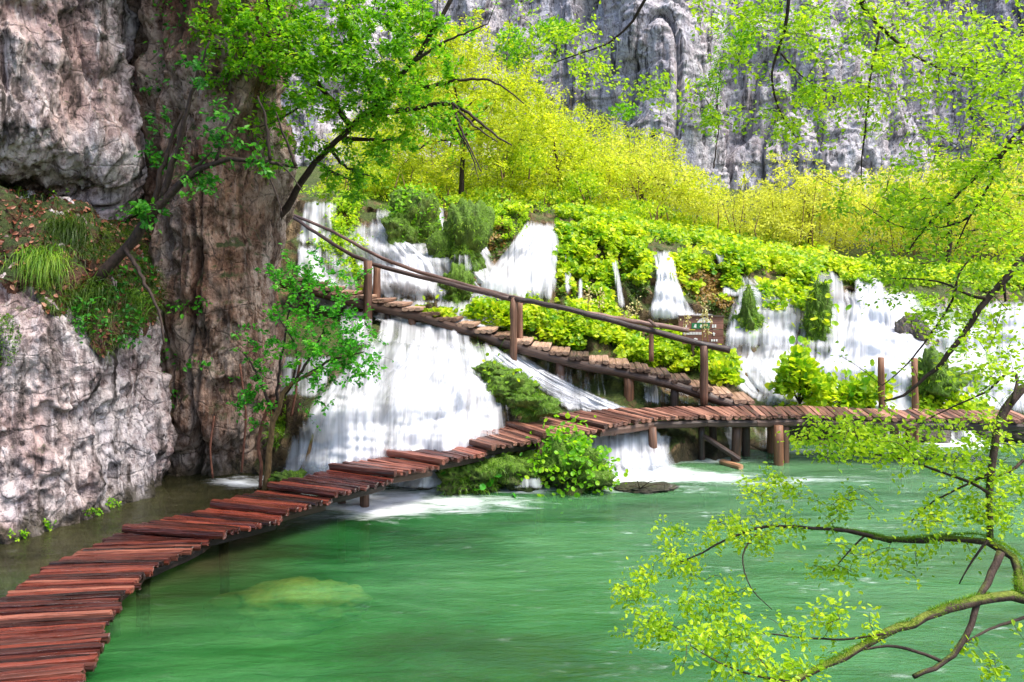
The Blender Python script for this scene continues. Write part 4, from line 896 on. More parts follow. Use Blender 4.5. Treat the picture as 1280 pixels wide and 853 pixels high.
# ---------------------------------------------------------------- small tree beside the boardwalk
limbs = [LB([(331,612),(334,590),(337,560),(340,535),(345,515),(352,495),(365,478),(385,468),(405,460)], 14.6, 14.1, 4.5, 2, 'bark_tan'), LB([(350,500),(370,475),(385,450),(398,430),(405,410)], 14.4, 14.2, 2.5, .9), LB([(345,515),(332,495),(322,470),(312,450),(303,440)], 14.5, 14.4, 2.2, .8),
 LB([(345,505),(348,470),(355,430),(360,395),(372,360)], 14.5, 14.3, 2, .8), LB([(385,468),(410,452),(435,445),(455,440)], 14.2, 13.9, 2, .7), LB([(365,478),(372,450),(366,425),(350,400)], 14.4, 14.3, 1.6, .6)]
B = [(385,345,45,26,44,14.3,.5),(350,345,24,16,14,14.4,.4),(420,350,40,26,26,14.2,.5),(375,395,50,36,62,14.2,.6),(420,425,50,38,72,14.1,.6),(445,455,36,32,42,14,.5),(400,460,46,30,46,14,.5),(330,430,34,24,28,14.4,.4),(312,500,24,28,30,14.4,.3),(325,470,20,20,12,14.4,.3),(445,400,30,28,20,14.1,.4),(400,505,20,20,8,14,.3)]
tree('small_tree', 'small slender tree with emerald leaves beside the boardwalk in front of the near cascade', 'tree', limbs, blob_targets(B), .078, 12, M['bark_tan'], M['leaf_sap'], spread=.3, twig_r=.003, maxtw=.7)
tag((lambda mb: (mb.tube(resample(LB([(325,610),(327,580),(322,560),(326,535),(334,512),(341,498)], 14.8, 14.6, 2.2, 2.2)[0], np.linspace(.034, .03, 6), .06)[0], .032, 7, .08), mb.obj('bare_stem', M['bark_red']))[1])(MB()), 'bare reddish bent stem just left of the small tree trunk', 'stem')
tag((lambda mb: (mb.tube(resample(LB([(364,520),(369,495),(372,470),(376,450)], 15.2, 15, 2, 1.4)[0], np.linspace(.03, .02, 4), .06)[0], .025, 7, .08), mb.obj('bare_stem', M['bark_red']))[1])(MB()), 'short bare reddish stem just right of the small tree trunk', 'stem')
# ---------------------------------------------------------------- trees and thickets behind the falls
def mid_tree(label, px, Y, base_py, blobs, leaf, L, per, group='trees behind the falls', r=8, name='background_tree', kind='small', up=.5):
    b = W(px, base_py, Y); top = W(blobs[0][0], blobs[0][1], Y)
    limbs = [(np.array([b-np.array([0, 0, .6]), b*.6+top*.4+np.array([.3, 0, 0]), top]), [r*Y/F*.5, r*Y/F*.35, .02], M['bark'])]
    mid = b*.6+top*.4
    for x, y, rx, ry, n, yy, dy in blobs[1:]:
        e = W(x, y, yy); limbs.append((np.array([mid, (mid+e)/2+np.array([0, 0, .4]), e]), [.05, .035, .012], M['bark']))
    return tree(name, label, 'tree', limbs, blob_targets(blobs), L, per, M['bark'], leaf, group, spread=.9, twig_r=.008, maxtw=3, kind=kind, up=up, sides=5)
mid_tree('tallest yellow green tree behind the falls, right against the leaning tree', 575, 28, 250, [(560,60,55,45,120,28,2),(600,120,70,50,150,28,2),(640,170,60,50,130,28.5,2),(560,200,70,45,120,28,2),(500,210,60,40,90,28,2),(660,110,30,40,50,28,1.5),(520,120,50,50,80,29,2)], M['leaf_mid'], .125, 28)
mid_tree('rounded lime tree behind the falls, left of the grey cliff gap', 690, 31, 255, [(690,165,50,40,100,31,2),(720,200,60,35,110,31,2),(650,215,60,35,90,31,2),(740,225,60,28,80,31,2)], M['leaf_mid'], .125, 28)
mid_tree('pale feathery tree in front of the far cliff, middle of the row', 800, 34, 262, [(790,205,50,35,80,34,2),(830,225,50,28,80,34,2),(760,225,50,26,60,34,2),(860,245,40,20,50,34,2)], M['leaf_soft'], .125, 28)
mid_tree('pale thin brush tree below the right of the far cliff', 1010, 33, 310, [(1000,235,60,40,100,33,2),(960,260,40,35,70,33,2),(1050,260,50,40,80,33,2),(1000,290,70,25,70,32,2)], M['leaf_soft'], .125, 28)
mid_tree('yellowish tree behind the right hand falls at the picture edge', 1180, 31, 330, [(1180,250,70,45,110,31,2),(1240,230,60,60,110,31,2),(1120,270,50,40,80,32,2),(1270,300,40,40,60,31,2)], M['leaf_mid'], .125, 28)
mid_tree('small green tree in the cleft of the far cliff', 892, 55, 200, [(895,95,12,40,60,54,1),(880,120,12,30,30,54,1),(905,60,14,30,30,54,1),(890,150,12,25,24,54,1)], M['leaf_left'], .2, 12, r=2)
def thicket(name, label, pts, leaf, L, n, stems=0, kind='small', hgt=1.):
    """brush nobody could count: leaves and thin stems through a real volume (pts: px, py, rx, ry, Y, dY, weight)"""
    mb = MB(); w = np.array([p[2]*p[3] for p in pts], float); w /= w.sum()
    for p, k in zip(pts, (w*n).astype(int)):
        d = rng.normal(size=(k, 3)); d = d/np.linalg.norm(d, axis=1)[:, None]*rng.uniform(0, 1, (k, 1))**.42
        c = fbm(np.stack([d[:, 0]*3, d[:, 1]*3, d[:, 2]*3], -1)+p[0], 2, 400); d = d[c > -.22]
        P = W(p[0]+d[:, 0]*p[2], p[1]+d[:, 1]*p[3], p[4]+d[:, 2]*p[5]); m = len(P)
        l = L*rng.uniform(.6, 1.3, m)
        V, Q, T, A = leaf_pts(P, norm(rng.normal(size=(m, 3))*.8+np.array([.3, 0, .3])), rng.normal(size=(m, 3))*.7+np.array([0, -.2, .5]), l, l*.6, kind)
        mb.add(V, Q=Q, T=T, A=A, m=1)
        for _ in range(int(stems*p[2]/40)):
            x = p[0]+rng.uniform(-1, 1)*p[2]; Y = p[4]+rng.uniform(-1, 1)*p[5]
            a = W(x, p[1]+p[3]*1.1, Y); b = W(x+rng.normal()*8, p[1]-p[3]*rng.uniform(.2, .9), Y)
            mb.tube([a, (a+b)/2+rng.normal(size=3)*.1, b], [.03, .022, .008], 4, 0, m=0, cap=False)
    o = mb.obj(name, [M['bark_tan'], leaf], smooth=False); return tag(o, label, 'brush', None, 'stuff')
thicket('brush', 'soft yellow green brush filling the ground between the falls and the far cliff', [(480,230,90,24,30,3),(590,235,90,24,31,3),(680,230,80,30,33,4),(760,225,80,34,36,4),(840,238,70,34,36,4),(720,175,70,40,40,4),(640,165,80,60,42,4),(550,140,110,95,44,4),(800,195,60,36,42,4),(470,190,70,50,40,4)], M['leaf_mid'], .12, 110000, 6)
thicket('brush', 'pale feathery brush with thin upright stems right of the grey cliff foot', [(960,275,50,46,34,4),(1030,270,60,52,35,4),(1110,265,70,58,36,4),(1200,265,80,70,36,4),(1290,260,60,80,36,4),(890,262,44,26,36,3)], M['leaf_soft'], .115, 64000, 9)
thicket('brush', 'bright green bushes growing on ledges of the far cliff', [(640,60,24,30,54,1.5),(690,40,30,16,54,1),(780,140,20,12,54,1),(1010,120,14,14,53,1),(930,50,16,24,54,1)], M['leaf_left'], .32, 2600)
thicket('brush', 'deeper green shrubs low in front of the yellow green brush', [(520,240,40,12,28,2),(690,248,46,14,30,2),(610,246,40,12,28,2),(790,262,46,12,32,2),(470,225,40,20,28,2),(655,200,30,22,29,2),(730,230,26,18,30,2)], M['leaf_butter'], .12, 15000, 10)
# ---------------------------------------------------------------- butterbur and other cover on the barrier
def cover(name, label, ells, n, L, leaf, hmin=.05, hmax=.4, kind='round', cat='ground cover', lean=-.45, dens_noise=.15, seed=1, tufts=0):
    w = np.array([e[2]*e[3]*(e[4] if len(e) > 4 else 1) for e in ells], float); w /= w.sum(); PX = []; PY = []
    for e, k in zip(ells, rng.multinomial(n, w)):
        r = np.sqrt(rng.uniform(0, 1, k)); a = rng.uniform(0, 2*np.pi, k)
        r = r*(1+.25*vnoise(np.stack([np.cos(a)*1.5, np.sin(a)*1.5, a*0+e[0]], -1), 3))
        PX.append(e[0]+e[2]*r*np.cos(a)); PY.append(e[1]+e[3]*r*np.sin(a))
    px = np.concatenate(PX); py = np.concatenate(PY)
    Y = depth(px, py, ras_s); P = W(px, py, Y)
    c = fbm(P*np.array([1.6, 1.6, 1.6]), 3, seed*31); keep = c > -.30+dens_noise; P = P[keep]; c = c[keep]; m = len(P)
    hgt = rng.uniform(hmin, hmax, m)*(.7+.9*np.clip(c+.2, 0, 1))
    out = norm(np.array([0, -.75, .66])+rng.normal(size=(m, 3))*.15)
    Q0 = P+out*hgt[:, None]
    N = norm(np.array([0, lean, .8])+rng.normal(size=(m, 3))*.38); D = norm(np.array([0, -.8, -.15])+rng.normal(size=(m, 3))*.7)
    l = L*rng.uniform(.5, 1.25, m)
    mb = MB(); V, Q, T, A = leaf_pts(Q0-D*l[:, None]*.45, D, N, l, l*(1 if kind == 'round' else .6), kind); mb.add(V, Q=Q, T=T, A=A, m=0)
    if tufts:
        k = min(m, tufts); ii = rng.choice(m, k, replace=False)
        V, Q, A = blades(P[ii], norm(np.array([0, -.6, .5])+rng.normal(size=(k, 3))*.35), rng.uniform(.15, .5, k), .012, .35); mb.add(V, Q=Q, A=A, m=1)
    o = mb.obj(name, [leaf, M['grass']], smooth=False); return tag(o, label, cat, None, 'stuff')
cover('butterbur', 'bright butterbur leaves covering the crest of the barrier in the middle', [(740,275,50,22),(800,280,60,20),(860,292,60,16),(920,305,60,16),(980,318,50,14),(720,310,30,40),(760,300,40,30),(700,350,10,20,.6),(800,330,14,30,.8),(900,300,30,20),(650,262,20,8)], 26000, .155, M['leaf_butter'], .05, .5, seed=1, tufts=800)
cover('butterbur', 'butterbur leaves hanging down the dark slope between the middle falls', [(735,330,34,45),(760,360,20,30),(790,350,14,40),(710,330,14,30),(880,335,40,20),(930,330,30,14),(860,355,24,18,.6),(905,360,20,20)], 9500, .145, M['leaf_butter'], .03, .35, seed=2, tufts=700)
cover('butterbur', 'leafy bank along the upper side of the stairs and handrail', [(640,395,40,22),(690,405,50,22),(740,420,60,20),(800,440,50,16),(850,450,50,16),(720,388,50,14),(900,462,24,16),(600,390,20,10),(560,398,40,8),(830,425,30,10)], 13000, .125, M['leaf_butter'], .03, .4, seed=3, tufts=1200)
cover('butterbur', 'yellow green foliage on the crest of the right hand falls', [(1040,336,34,12),(1090,338,40,11),(1150,345,60,13),(1220,345,60,14),(1280,345,40,16),(985,350,34,24),(960,375,20,20,.7),(1000,370,18,20),(1080,350,30,10)], 13000, .135, M['leaf_butter'], .05, .45, seed=4, tufts=600)
cover('fern', 'yellowish foliage tumbling over the rocks at the top of the falls, left of the widest fan', [(590,262,45,18),(620,285,26,22),(560,258,30,10),(640,270,20,12),(440,258,24,12),(410,300,26,16),(430,320,30,18),(395,340,16,22),(430,285,20,20),(500,262,14,10),(440,350,20,16)], 6500, .13, M['leaf_fg'], .03, .35, 'leaf', seed=5, tufts=900)
cover('fern', 'ragged low plants and grass along the lips where the falls begin', [(400,241,36,6),(445,247,24,7),(490,248,40,5),(548,250,30,6),(600,254,40,8),(640,262,24,8),(686,263,30,5),(826,301,22,5),(895,312,16,6),(935,331,24,5),(1015,326,24,5),(1085,334,44,8),(1160,350,40,10),(1250,354,60,12),(1145,388,20,8),(525,262,10,16),(655,285,8,20),(710,290,8,24)], 5200, .12, M['leaf_fg'], .02, .24, 'leaf', seed=12, tufts=1500)
cover('moss', 'moss patches on the rock lips beside the falls', [(440,256,20,10),(500,262,30,10),(640,275,14,20),(712,300,10,40),(600,268,30,12),(806,330,8,30),(862,340,14,24),(470,430,14,10),(610,440,18,10),(345,520,14,40)], 5200, .07, M['moss'], .0, .07, 'small', seed=14, dens_noise=-.1, tufts=900)
cover('fern', 'green foliage in gaps between the right hand falls', [(1115,390,18,24),(1150,410,16,16),(1205,400,24,30),(1195,440,20,40),(1225,470,20,30),(1150,380,24,10),(1130,490,20,12),(1180,500,24,14),(1010,400,9,40),(1060,470,10,8,.5),(938,405,10,30,.5)], 5200, .13, M['leaf_fg'], .03, .3, 'leaf', seed=6, tufts=500)
cover('moss', 'tufts of russet and dark moss on the brown faces between the falls', [(735,350,40,50),(880,350,36,34),(620,300,20,30),(800,350,20,40),(915,350,20,30),(520,285,24,30),(1035,420,20,40),(900,395,20,20)], 9000, .10, M['moss_dark'], .0, .08, 'small', seed=7, dens_noise=-.1)
cover('moss', 'russet dead stalks hanging between the middle falls', [(875,350,34,30),(900,370,20,20),(610,290,24,20),(735,375,30,24),(1035,400,16,30),(560,262,20,8)], 3800, .14, M['rush'], .0, .12, 'small', seed=8, dens_noise=0)
cover('moss', 'bright moss and grass on the wet hump above the footbridge', [(640,485,18,18),(660,500,22,14),(625,470,14,10),(680,512,16,8),(608,462,14,8)], 3400, .08, M['moss'], .0, .1, 'small', seed=9, dens_noise=-.1, tufts=900)
# pale seed heads of the butterbur
def seed_head(px, y0, y1, Y, label):
    a = W(px, y1, Y); b = W(px+rng.uniform(-3, 3), y0, Y); mb = MB(); mid = (a+b)/2+rng.normal(size=3)*.03
    mb.tube([a, mid, b], [.012, .01, .006], 5, m=0); k = 46
    s = rng.uniform(.35, 1, k)[:, None]; P = a*(1-s)+b*s+rng.normal(size=(k, 3))*.05
    V, Q, T, A = leaf_pts(P, rdir(k, .3), rdir(k), np.full(k, .07), np.full(k, .05), 'small'); mb.add(V, Q=Q, T=T, A=A, m=1)
    tag(mb.obj('seed_head', [M['rush'], M['seed']], smooth=False), label, 'seed head', 'pale butterbur seed heads')
for px, y0, y1, Y, lab in [(878, 382, 435, 19.6, 'tallest pale seed head, standing before the information board'), (886, 385, 432, 19.7, 'pale seed head close right of the tallest one'), (857, 394, 428, 19.7, 'pale seed head before the left end of the information board'), (795, 376, 405, 19.6, 'pale seed head at the fall skirt above the handrail'), (788, 384, 406, 19.6, 'shorter pale seed head left of another above the handrail'), (752, 362, 395, 19.9, 'pale seed head on the leafy bank left of the thin strand'), (735, 360, 392, 20, 'pale seed head farthest left on the leafy bank')]:
    seed_head(px, y0, y1, Y, lab)
# ---------------------------------------------------------------- mossy mounds
def mound(label, c, r, seed, leaf='moss', n=4500, L=.16, droop=.5, name='mossy_mound', core=None, leaves=None, w=.012):
    o, G = boulder(name, c, r, M[core or ('moss_rock' if leaf in ('moss', 'grass') else 'tufa')], seed, label, 'mound', 1.15, 44, 'mossy mounds')
    gn = gnormal(G); cc = np.asarray(c); gn = np.where(((G-cc)*gn).sum(-1, keepdims=True) < 0, -gn, gn)
    i = rng.integers(0, G.shape[0], n*3); j = rng.integers(0, G.shape[1], n*3); v = np.linspace(0, np.pi, G.shape[0])
    k = (rng.uniform(0, 1, n*3) < np.sin(v[i])) & (gn[i, j, 2] > -.35) & (gn[i, j, 1] < .4); i, j = i[k][:n], j[k][:n]
    P = G[i, j]-gn[i, j]*.02; kp = fbm(P*2.2, 3, seed) > -.16; P = P[kp]; i = i[kp]; j = j[kp]; m = len(P)
    V, Q, A = blades(P, norm(gn[i, j]+np.array([0, 0, .15])+rng.normal(size=(m, 3))*.3), L*.5*rng.uniform(.3, 1.2, m)*np.where(rng.uniform(0, 1, m) < .2, 2.1, 1), w*.75, droop)
    mb = MB(); mb.add(V, Q=Q, A=A); b = mb.obj('moss', M[leaf], o, smooth=False); b['kind'] = 'stuff'
    if leaves:
        nl, Ll, mt = leaves; i = rng.integers(2, G.shape[0]//2+4, nl); j = rng.integers(0, G.shape[1], nl); P = G[i, j]; P = P+gn[i, j]*(rng.uniform(.02, .28, nl)*(.5+2.6*np.clip(fbm(P*3.1+seed, 2, 61)+.15, 0, 1)))[:, None]; P = P[fbm(P*2.6, 2, seed+3) > -.3]; nl = len(P); i = i[:nl]; j = j[:nl]
        D = norm(gn[i, j]+rng.normal(size=(nl, 3))*.5); V, Q, T, A = leaf_pts(P, D, norm(np.array([0, -.3, .8])+rng.normal(size=(nl, 3))*.35), Ll*rng.uniform(.5, 1.2, nl), Ll*rng.uniform(.5, 1.1, nl), 'round')
        mb = MB(); mb.add(V, Q=Q, T=T, A=A); mb.obj('leaves', M[mt], o, smooth=False)['kind'] = 'stuff'
    return o
mound('large rounded bright green mossy mound between two falls at the top', W(581, 316, 22.5), (.62, .5, .86), 501, n=5200, L=.24, droop=.7)
fall('thin veil of water slipping over the large green mound', [D_([(560,284,600,284),(556,310,604,312),(562,345,600,348)], .75, .5, .1, efade=.2)], m='veil_fine')
mound('smaller green mossy knob under the large mound at the foot of the stairs fall', W(573, 368, 21.6), (.36, .3, .5), 502, n=2200, L=.2, droop=.7)
mound('dark leafy mossy mound left of the large bright one', W(514, 286, 23.5), (.55, .45, .75), 503, 'moss', 3600, .2, leaves=(420, .12, 'leaf_left'))
mound('mossy grassy mound hanging over the many stranded fall', W(935, 408, 22.0), (.26, .3, .7), 504, n=2200, L=.34, leaves=(40, .12, 'leaf_butter'), droop=.8)
mound('grassy mound under the right hand falls behind the taller stake', W(1165, 480, 20), (.5, .4, .55), 506, 'moss', 3200, .3, droop=.8)
mound('brown capped boulder between the two right hand falls', W(1143, 424, 22), (.36, .34, .42), 507, 'rush', 1200, .16, core='stone')
mound('mossy hump left of the ragged fall', W(1022, 402, 22.15), (.3, .3, .85), 508, 'moss', 2600, .3, droop=.8, leaves=(60, .2, 'leaf_butter'))
mound('tuft of hanging grass at the water under the boardwalk, left of the small fringe fall', W(590, 600, 14.7), (.5, .36, .28), 509, 'grass', 3200, .28, .55, leaves=(18, .2, 'leaf_sap'), w=.011)
mound('round mossy stone between the grass tuft and the fringe fall', W(640, 590, 15.2), (.5, .36, .3), 510, 'moss', 2600, .12, .5)
mound('low pale mossy stone wet by the small fringe fall', W(658, 592, 15.0), (.42, .36, .22), 511, 'moss', 900, .1, .5)
mound('leafy mound at the water beside the round posts of the boardwalk', W(714, 594, 14.9), (.52, .4, .36), 512, 'grass', 3200, .22, .5, leaves=(760, .105, 'leaf_left'), w=.011)
mound('upper end of the diagonal mossy band beside the near cascade', W(614, 466, 17.4), (.34, .3, .17), 513, 'moss', 2200, .16, .6, leaves=(24, .09, 'leaf_fg'))
mound('middle of the diagonal mossy band beside the near cascade', W(640, 488, 16.9), (.36, .32, .24), 523, 'moss', 2800, .18, .6, leaves=(30, .09, 'leaf_fg'))
mound('lower green end of the diagonal mossy band, next to the planks', W(664, 510, 16.5), (.38, .32, .22), 514, 'grass', 2800, .18, .6, w=.01)
mound('mossy stone at the foot of the small tree', W(362, 598, 14.6), (.22, .18, .12), 515, 'moss', 900, .08, .5)
mound('grassy clump in the fall under the top of the stairs', W(540, 418, 20.2), (.45, .3, .5), 516, 'moss_dark', 1500, .2, .8, leaves=(26, .15, 'leaf_fg'))
# bush by the foot of the stairs
def bush(label, c, r, n, L, leaf, seed, kind='round'):
    d = rng.normal(size=(n, 3)); d = norm(d)*rng.uniform(.2, 1, (n, 1))**.4; d[:, 2] = np.abs(d[:, 2])
    d *= (1+.95*fbm(d*2.0+seed, 3, seed))[:, None]; P = np.asarray(c)+d*np.asarray(r); b = empty('bush', c, label, 'bush', 'bushes by the stairs')
    mb = MB(); V, Q, T, A = leaf_pts(P, norm(d+rng.normal(size=(n, 3))*.5+np.array([0, 0, -.2])), norm(np.array([0, -.3, .8])+rng.normal(size=(n, 3))*.4), L*rng.uniform(.5, 1.2, n), L*rng.uniform(.5, 1, n), kind); mb.add(V, Q=Q, T=T, A=A)
    mb.obj('foliage', leaf, b, smooth=False)
    mb = MB()
    for k in range(14): e = P[rng.integers(n)]; mb.tube([np.asarray(c)-np.array([0, 0, .3]), (np.asarray(c)+e)/2+rng.normal(size=3)*.05, e], [.016, .011, .005], 4, cap=False)
    mb.obj('stems', M['twig'], b)['kind'] = 'stuff'; return b
bush('tallest bush of broad yellow green leaves before the blown out fall', W(1000, 490, 19.2), (.75, .55, .95), 800, .2, M['leaf_butter'], 1)
bush('lower broad leaved bush at the right of the tallest one', W(1050, 508, 19.0), (.9, .5, .62), 700, .18, M['leaf_butter'], 2)
bush('bright bush behind the lowest rail post', W(905, 476, 19.4), (.42, .4, .5), 420, .15, M['leaf_butter'], 3)
bush('bright bush on the upper side of the stairs at the middle rail post', W(620, 405, 20.8), (.6, .4, .5), 420, .2, M['leaf_butter'], 4)
bush('leafy bush beside the left stake', W(1085, 500, 19.3), (.5, .4, .55), 360, .16, M['leaf_butter'], 5)
bush('green bush at the right side below the falls', W(1190, 515, 19.6), (.8, .4, .45), 460, .17, M['leaf_butter'], 6)
# ---------------------------------------------------------------- ledge: litter, hanging grass and moss over its lip
def surf_pts(G, n, cond):
    gn = gnormal(G); cen = np.array([-9, 18, 5.]); 
    gn = np.where((gn*(np.array([0, 0, H])-G)).sum(-1, keepdims=True) < 0, -gn, gn)
    px, py = proj(G); ok_ = np.argwhere(cond(px, py, G)); ii = ok_[rng.integers(0, len(ok_), n)]
    return G[ii[:, 0], ii[:, 1]], gn[ii[:, 0], ii[:, 1]]
def lip(px): return np.interp(px, [-100, 0, 30, 60, 90, 115, 150, 180, 200], [335, 345, 360, 385, 380, 430, 435, 410, 380])
soil = lambda px, py, G: (py < lip(px)+12*np.sin(px/9.)) & (py > 205) & (px > -120) & (px < 215)
# soil sheet lying on the rock
gi = np.clip(((G1[..., 2] > 2.75)), 0, 1)
px1, py1 = proj(G1); k_ = soil(px1, py1, G1); n1_ = gnormal(G1); n1_ = np.where((n1_*(np.array([0, 0, H])-G1)).sum(-1, keepdims=True) < 0, -n1_, n1_)
bulge = .10+.16*np.clip(fbm(G1*1.6, 3, 610)+.3, 0, 1)
S1 = G1+n1_*np.where(k_, bulge, -.05)[..., None]; S1 = blur(blur(S1, 4, 0), 4, 1)+n1_*.03
i = np.arange(S1.shape[0]*S1.shape[1]).reshape(S1.shape[:2]); Q = np.stack([i[:-1, :-1], i[:-1, 1:], i[1:, 1:], i[1:, :-1]], -1).reshape(-1, 4); kk = blur(blur(k_.astype(float), 2, 0), 2, 1) > .15; Q = Q[kk[:-1, :-1].ravel()]
tag(link('soil', mesh_np('soil', S1.reshape(-1, 3), [Q], M['soil'])), 'red brown soil and leaf litter on the ledge of the pale rock', 'soil', None, 'structure')
S1v = S1
P, N = surf_pts(S1v, 6500, soil); n = len(P); l = rng.uniform(.05, .12, n); mb = MB(); V, Q, T, A = leaf_pts(P+N*.02, rdir(n), N+rng.normal(size=(n, 3))*.4, l, l*.6, 'leaf'); mb.add(V, Q=Q, T=T, A=A)
tag(mb.obj('leaf_litter', M['leaf_brown'], smooth=False), 'fallen red brown leaves scattered over the ledge', 'leaf litter', None, 'stuff')
P, N = surf_pts(S1v, 24000, lambda px, py, G: soil(px, py, G) & (fbm(G*1.3, 3, 620)+sst(290, 390, py)*.3 > .05)); n = len(P)
mb = MB(); V, Q, A = blades(P, norm(N*.8+np.array([.1, -.2, .35])+rng.normal(size=(n, 3))*.3), rng.uniform(.06, .34, n), .008, .6); mb.add(V, Q=Q, A=A)
tag(mb.obj('grass', M['moss_dark'], smooth=False), 'dark moss and grass tufts drooping over the ledge', 'grass', None, 'stuff')
def tuft(label, px, py, n, L, leaf, spread=.25, Y=None):
    dd = (px1-px)**2+(py1-py)**2; a, b = np.unravel_index(np.argmin(dd), dd.shape); c = S1v[a, b]+n1_[a, b]*.05
    P = c+rng.normal(size=(n, 3))*np.array([spread, .08, spread*.6]); V, Q, A = blades(P, norm(n1_[a, b]+np.array([0, 0, .4])+rng.normal(size=(n, 3))*.35), L*rng.uniform(.5, 1.2, n), .008, .75, 5)
    mb = MB(); mb.add(V, Q=Q, A=A); tag(mb.obj('grass_tuft', M[leaf], smooth=False), label, 'grass tuft', 'grass tufts hanging on the ledge')
tuft('long green grass tuft hanging at the left of the ledge lip', 52, 340, 650, .6, 'grass', .2); tuft('dark grass tuft under the ledge tree trunk', 188, 330, 500, .45, 'moss_dark', .16); tuft('dark drooping grass tuft in the middle of the ledge', 85, 300, 600, .7, 'moss_dark', .18)
tuft('olive grass tuft over the white face at the lowest point of the ledge', 118, 385, 800, .7, 'moss_dark', .25); tuft('green grass tuft at the right corner of the ledge', 165, 375, 500, .45, 'grass', .2); tuft('small grass tuft beneath the dark hollow', 20, 255, 400, .4, 'moss_dark', .25)
def herb(label, ells, n, L, leaf, G, seed=0, name='herb', out=.15):
    px, py = proj(G); gn = gnormal(G); gn = np.where((gn*(np.array([0, 0, H])-G)).sum(-1, keepdims=True) < 0, -gn, gn); PP = []; NN = []
    for x, y, rx, ry in ells:
        ok_ = np.argwhere(((px-x)/rx)**2+((py-y)/ry)**2 < 1)
        if len(ok_) == 0: continue
        ii = ok_[rng.integers(0, len(ok_), n//len(ells))]; PP.append(G[ii[:, 0], ii[:, 1]]); NN.append(gn[ii[:, 0], ii[:, 1]])
    P = np.concatenate(PP); N = np.concatenate(NN); m = len(P); P = P+N*rng.uniform(min(.03, out*.4), out, (m, 1))
    D = norm(N*.5+rng.normal(size=(m, 3))*.6+np.array([0, 0, -.2])); l = L*rng.uniform(.5, 1.2, m)
    V, Q, T, A = leaf_pts(P, D, norm(N*.4+np.array([0, 0, .7])+rng.normal(size=(m, 3))*.4), l, l*.65, 'leaf'); mb = MB(); mb.add(V, Q=Q, T=T, A=A)
    k = min(60, m//4)
    for q in range(k): mb.tube([P[q]-N[q]*.15, P[q]+D[q]*.03], [.006, .003], 3, m=1, cap=False)
    return tag(mb.obj(name, [M[leaf], M['twig']], smooth=False), label, 'herb', 'leafy herbs on the rocks', 'stuff' if n > 200 else None)
herb('emerald leafy herbs round the ledge tree trunk', [(165,255,30,26),(180,280,26,20),(195,320,18,30),(160,345,30,20),(150,270,20,14)], 1200, .1, 'leaf_dark', S1v, out=.35)
herb('sparse emerald herbs hanging below the ledge lip', [(110,400,24,24),(140,410,26,20),(170,390,20,20),(120,370,24,14)], 900, .085, 'leaf_dark', S1v, out=.3)
herb('leafy herbs on the sill under the pale wall', [(105,222,24,10),(140,228,16,8),(75,240,24,8)], 240, .09, 'leaf_left', S1v, out=.25)
herb('climbing herb with rounded leaves in the gap beside the white rock', [(200,470,14,22),(212,495,14,18),(206,440,10,12)], 220, .09, 'leaf_sap', G3, out=.35)
herb('small leaf sprig on the brown pillar, upper of two', [(242,378,22,5)], 70, .1, 'leaf_sap', G3, out=.3)
herb('small leaf sprig on the brown pillar, lower of two', [(245,457,18,6)], 60, .1, 'leaf_sap', G3, out=.3)
herb('dim leafy twigs on the upper brown rock beside the dark cleft', [(185,110,26,5),(220,75,30,30),(215,20,30,20),(180,145,18,10)], 220, .1, 'leaf_dark', G3, out=.3)
herb('tiny green weeds along the waterline of the white rock', [(115,640,14,5),(60,655,10,5),(20,668,14,6),(140,630,10,5)], 240, .05, 'leaf_left', G1, out=.08)
herb('yellow green algae mat on the white rock at the left picture edge', [(4,425,22,34)], 1300, .03, 'grass', G1, out=.02)
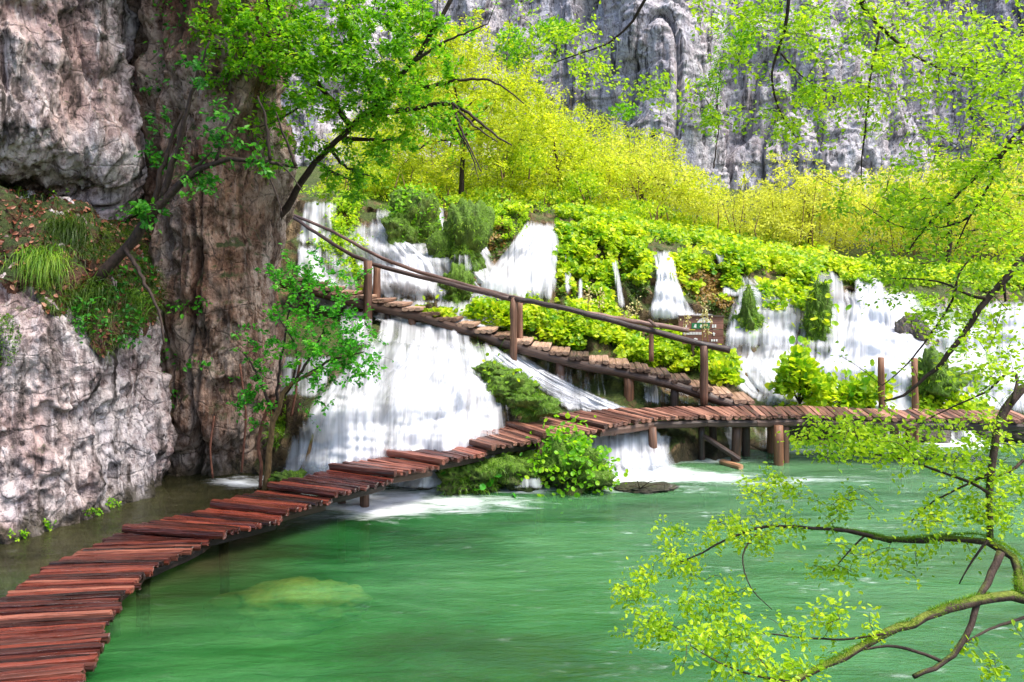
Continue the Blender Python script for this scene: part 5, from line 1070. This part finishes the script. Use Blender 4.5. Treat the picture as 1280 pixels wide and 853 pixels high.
# roots at the foot of the brown pillar
for x0, y0, x1, y1, x2, y2, lab in [(300,455,308,520,302,590,'reddish root running down the foot of the brown pillar'), (268,520,262,560,266,598,'thin root left of the reddish one on the brown pillar')]:
    Y = 15.2; mb = MB(); mb.tube(resample(W([x0, x1, x2], [y0, y1, y2], [Y, Y-.1, Y-.1]), [.02]*3, .1)[0], .02, 6, .15); tag(mb.obj('root', M['bark_red']), lab, 'root')
# ================================================================ camera and light
cam = bpy.data.cameras.new('camera'); co = bpy.data.objects.new('camera', cam); C.objects.link(co)
co.location = (0, 0, H); co.rotation_euler = (math.pi/2, 0, 0)
cam.sensor_width = 36; cam.lens = F/1280*36; cam.shift_y = -(426.5-HZ)/1280; cam.clip_start = .05; cam.clip_end = 500
bpy.context.scene.camera = co
w = bpy.data.worlds.new('World'); bpy.context.scene.world = w; w.use_nodes = True; nt = w.node_tree
sky = nt.nodes.new('ShaderNodeTexSky'); sky.sky_type = 'NISHITA'; sky.sun_disc = False
EL, AZ = math.radians(62), math.radians(116)     # azimuth clockwise from +Y (straight ahead), so the sun stands to the right
sky.sun_elevation = EL; sky.sun_rotation = AZ; sky.air_density = 1.0; sky.dust_density = 2.5; sky.ozone_density = 1
bg = nt.nodes['Background']; nt.links.new(sky.outputs[0], bg.inputs[0]); bg.inputs[1].default_value = .15
L = bpy.data.lights.new('sun', 'SUN'); L.energy = 2.4; L.angle = math.radians(28); L.color = (1, .94, .84)
lo = bpy.data.objects.new('sun', L); C.objects.link(lo)
dv = Vector((math.sin(AZ)*math.cos(EL), math.cos(AZ)*math.cos(EL), math.sin(EL)))
lo.rotation_euler = dv.to_track_quat('Z', 'Y').to_euler(); lo.location = (20, 0, 30)
sc = bpy.context.scene
sc.view_settings.view_transform = 'Standard'; sc.view_settings.look = 'None'; sc.view_settings.gamma = 1; sc.view_settings.use_curve_mapping = False
sc.view_settings.exposure = 1.5
sc.cycles.max_bounces = 7; sc.cycles.diffuse_bounces = 3; sc.cycles.glossy_bounces = 2; sc.cycles.transmission_bounces = 3; sc.cycles.transparent_max_bounces = 24
sc.cycles.use_denoising = True; sc.cycles.denoiser = 'OPENIMAGEDENOISE'; sc.cycles.sample_clamp_indirect = 6
sc.cycles.caustics_reflective = False; sc.cycles.caustics_refractive = False
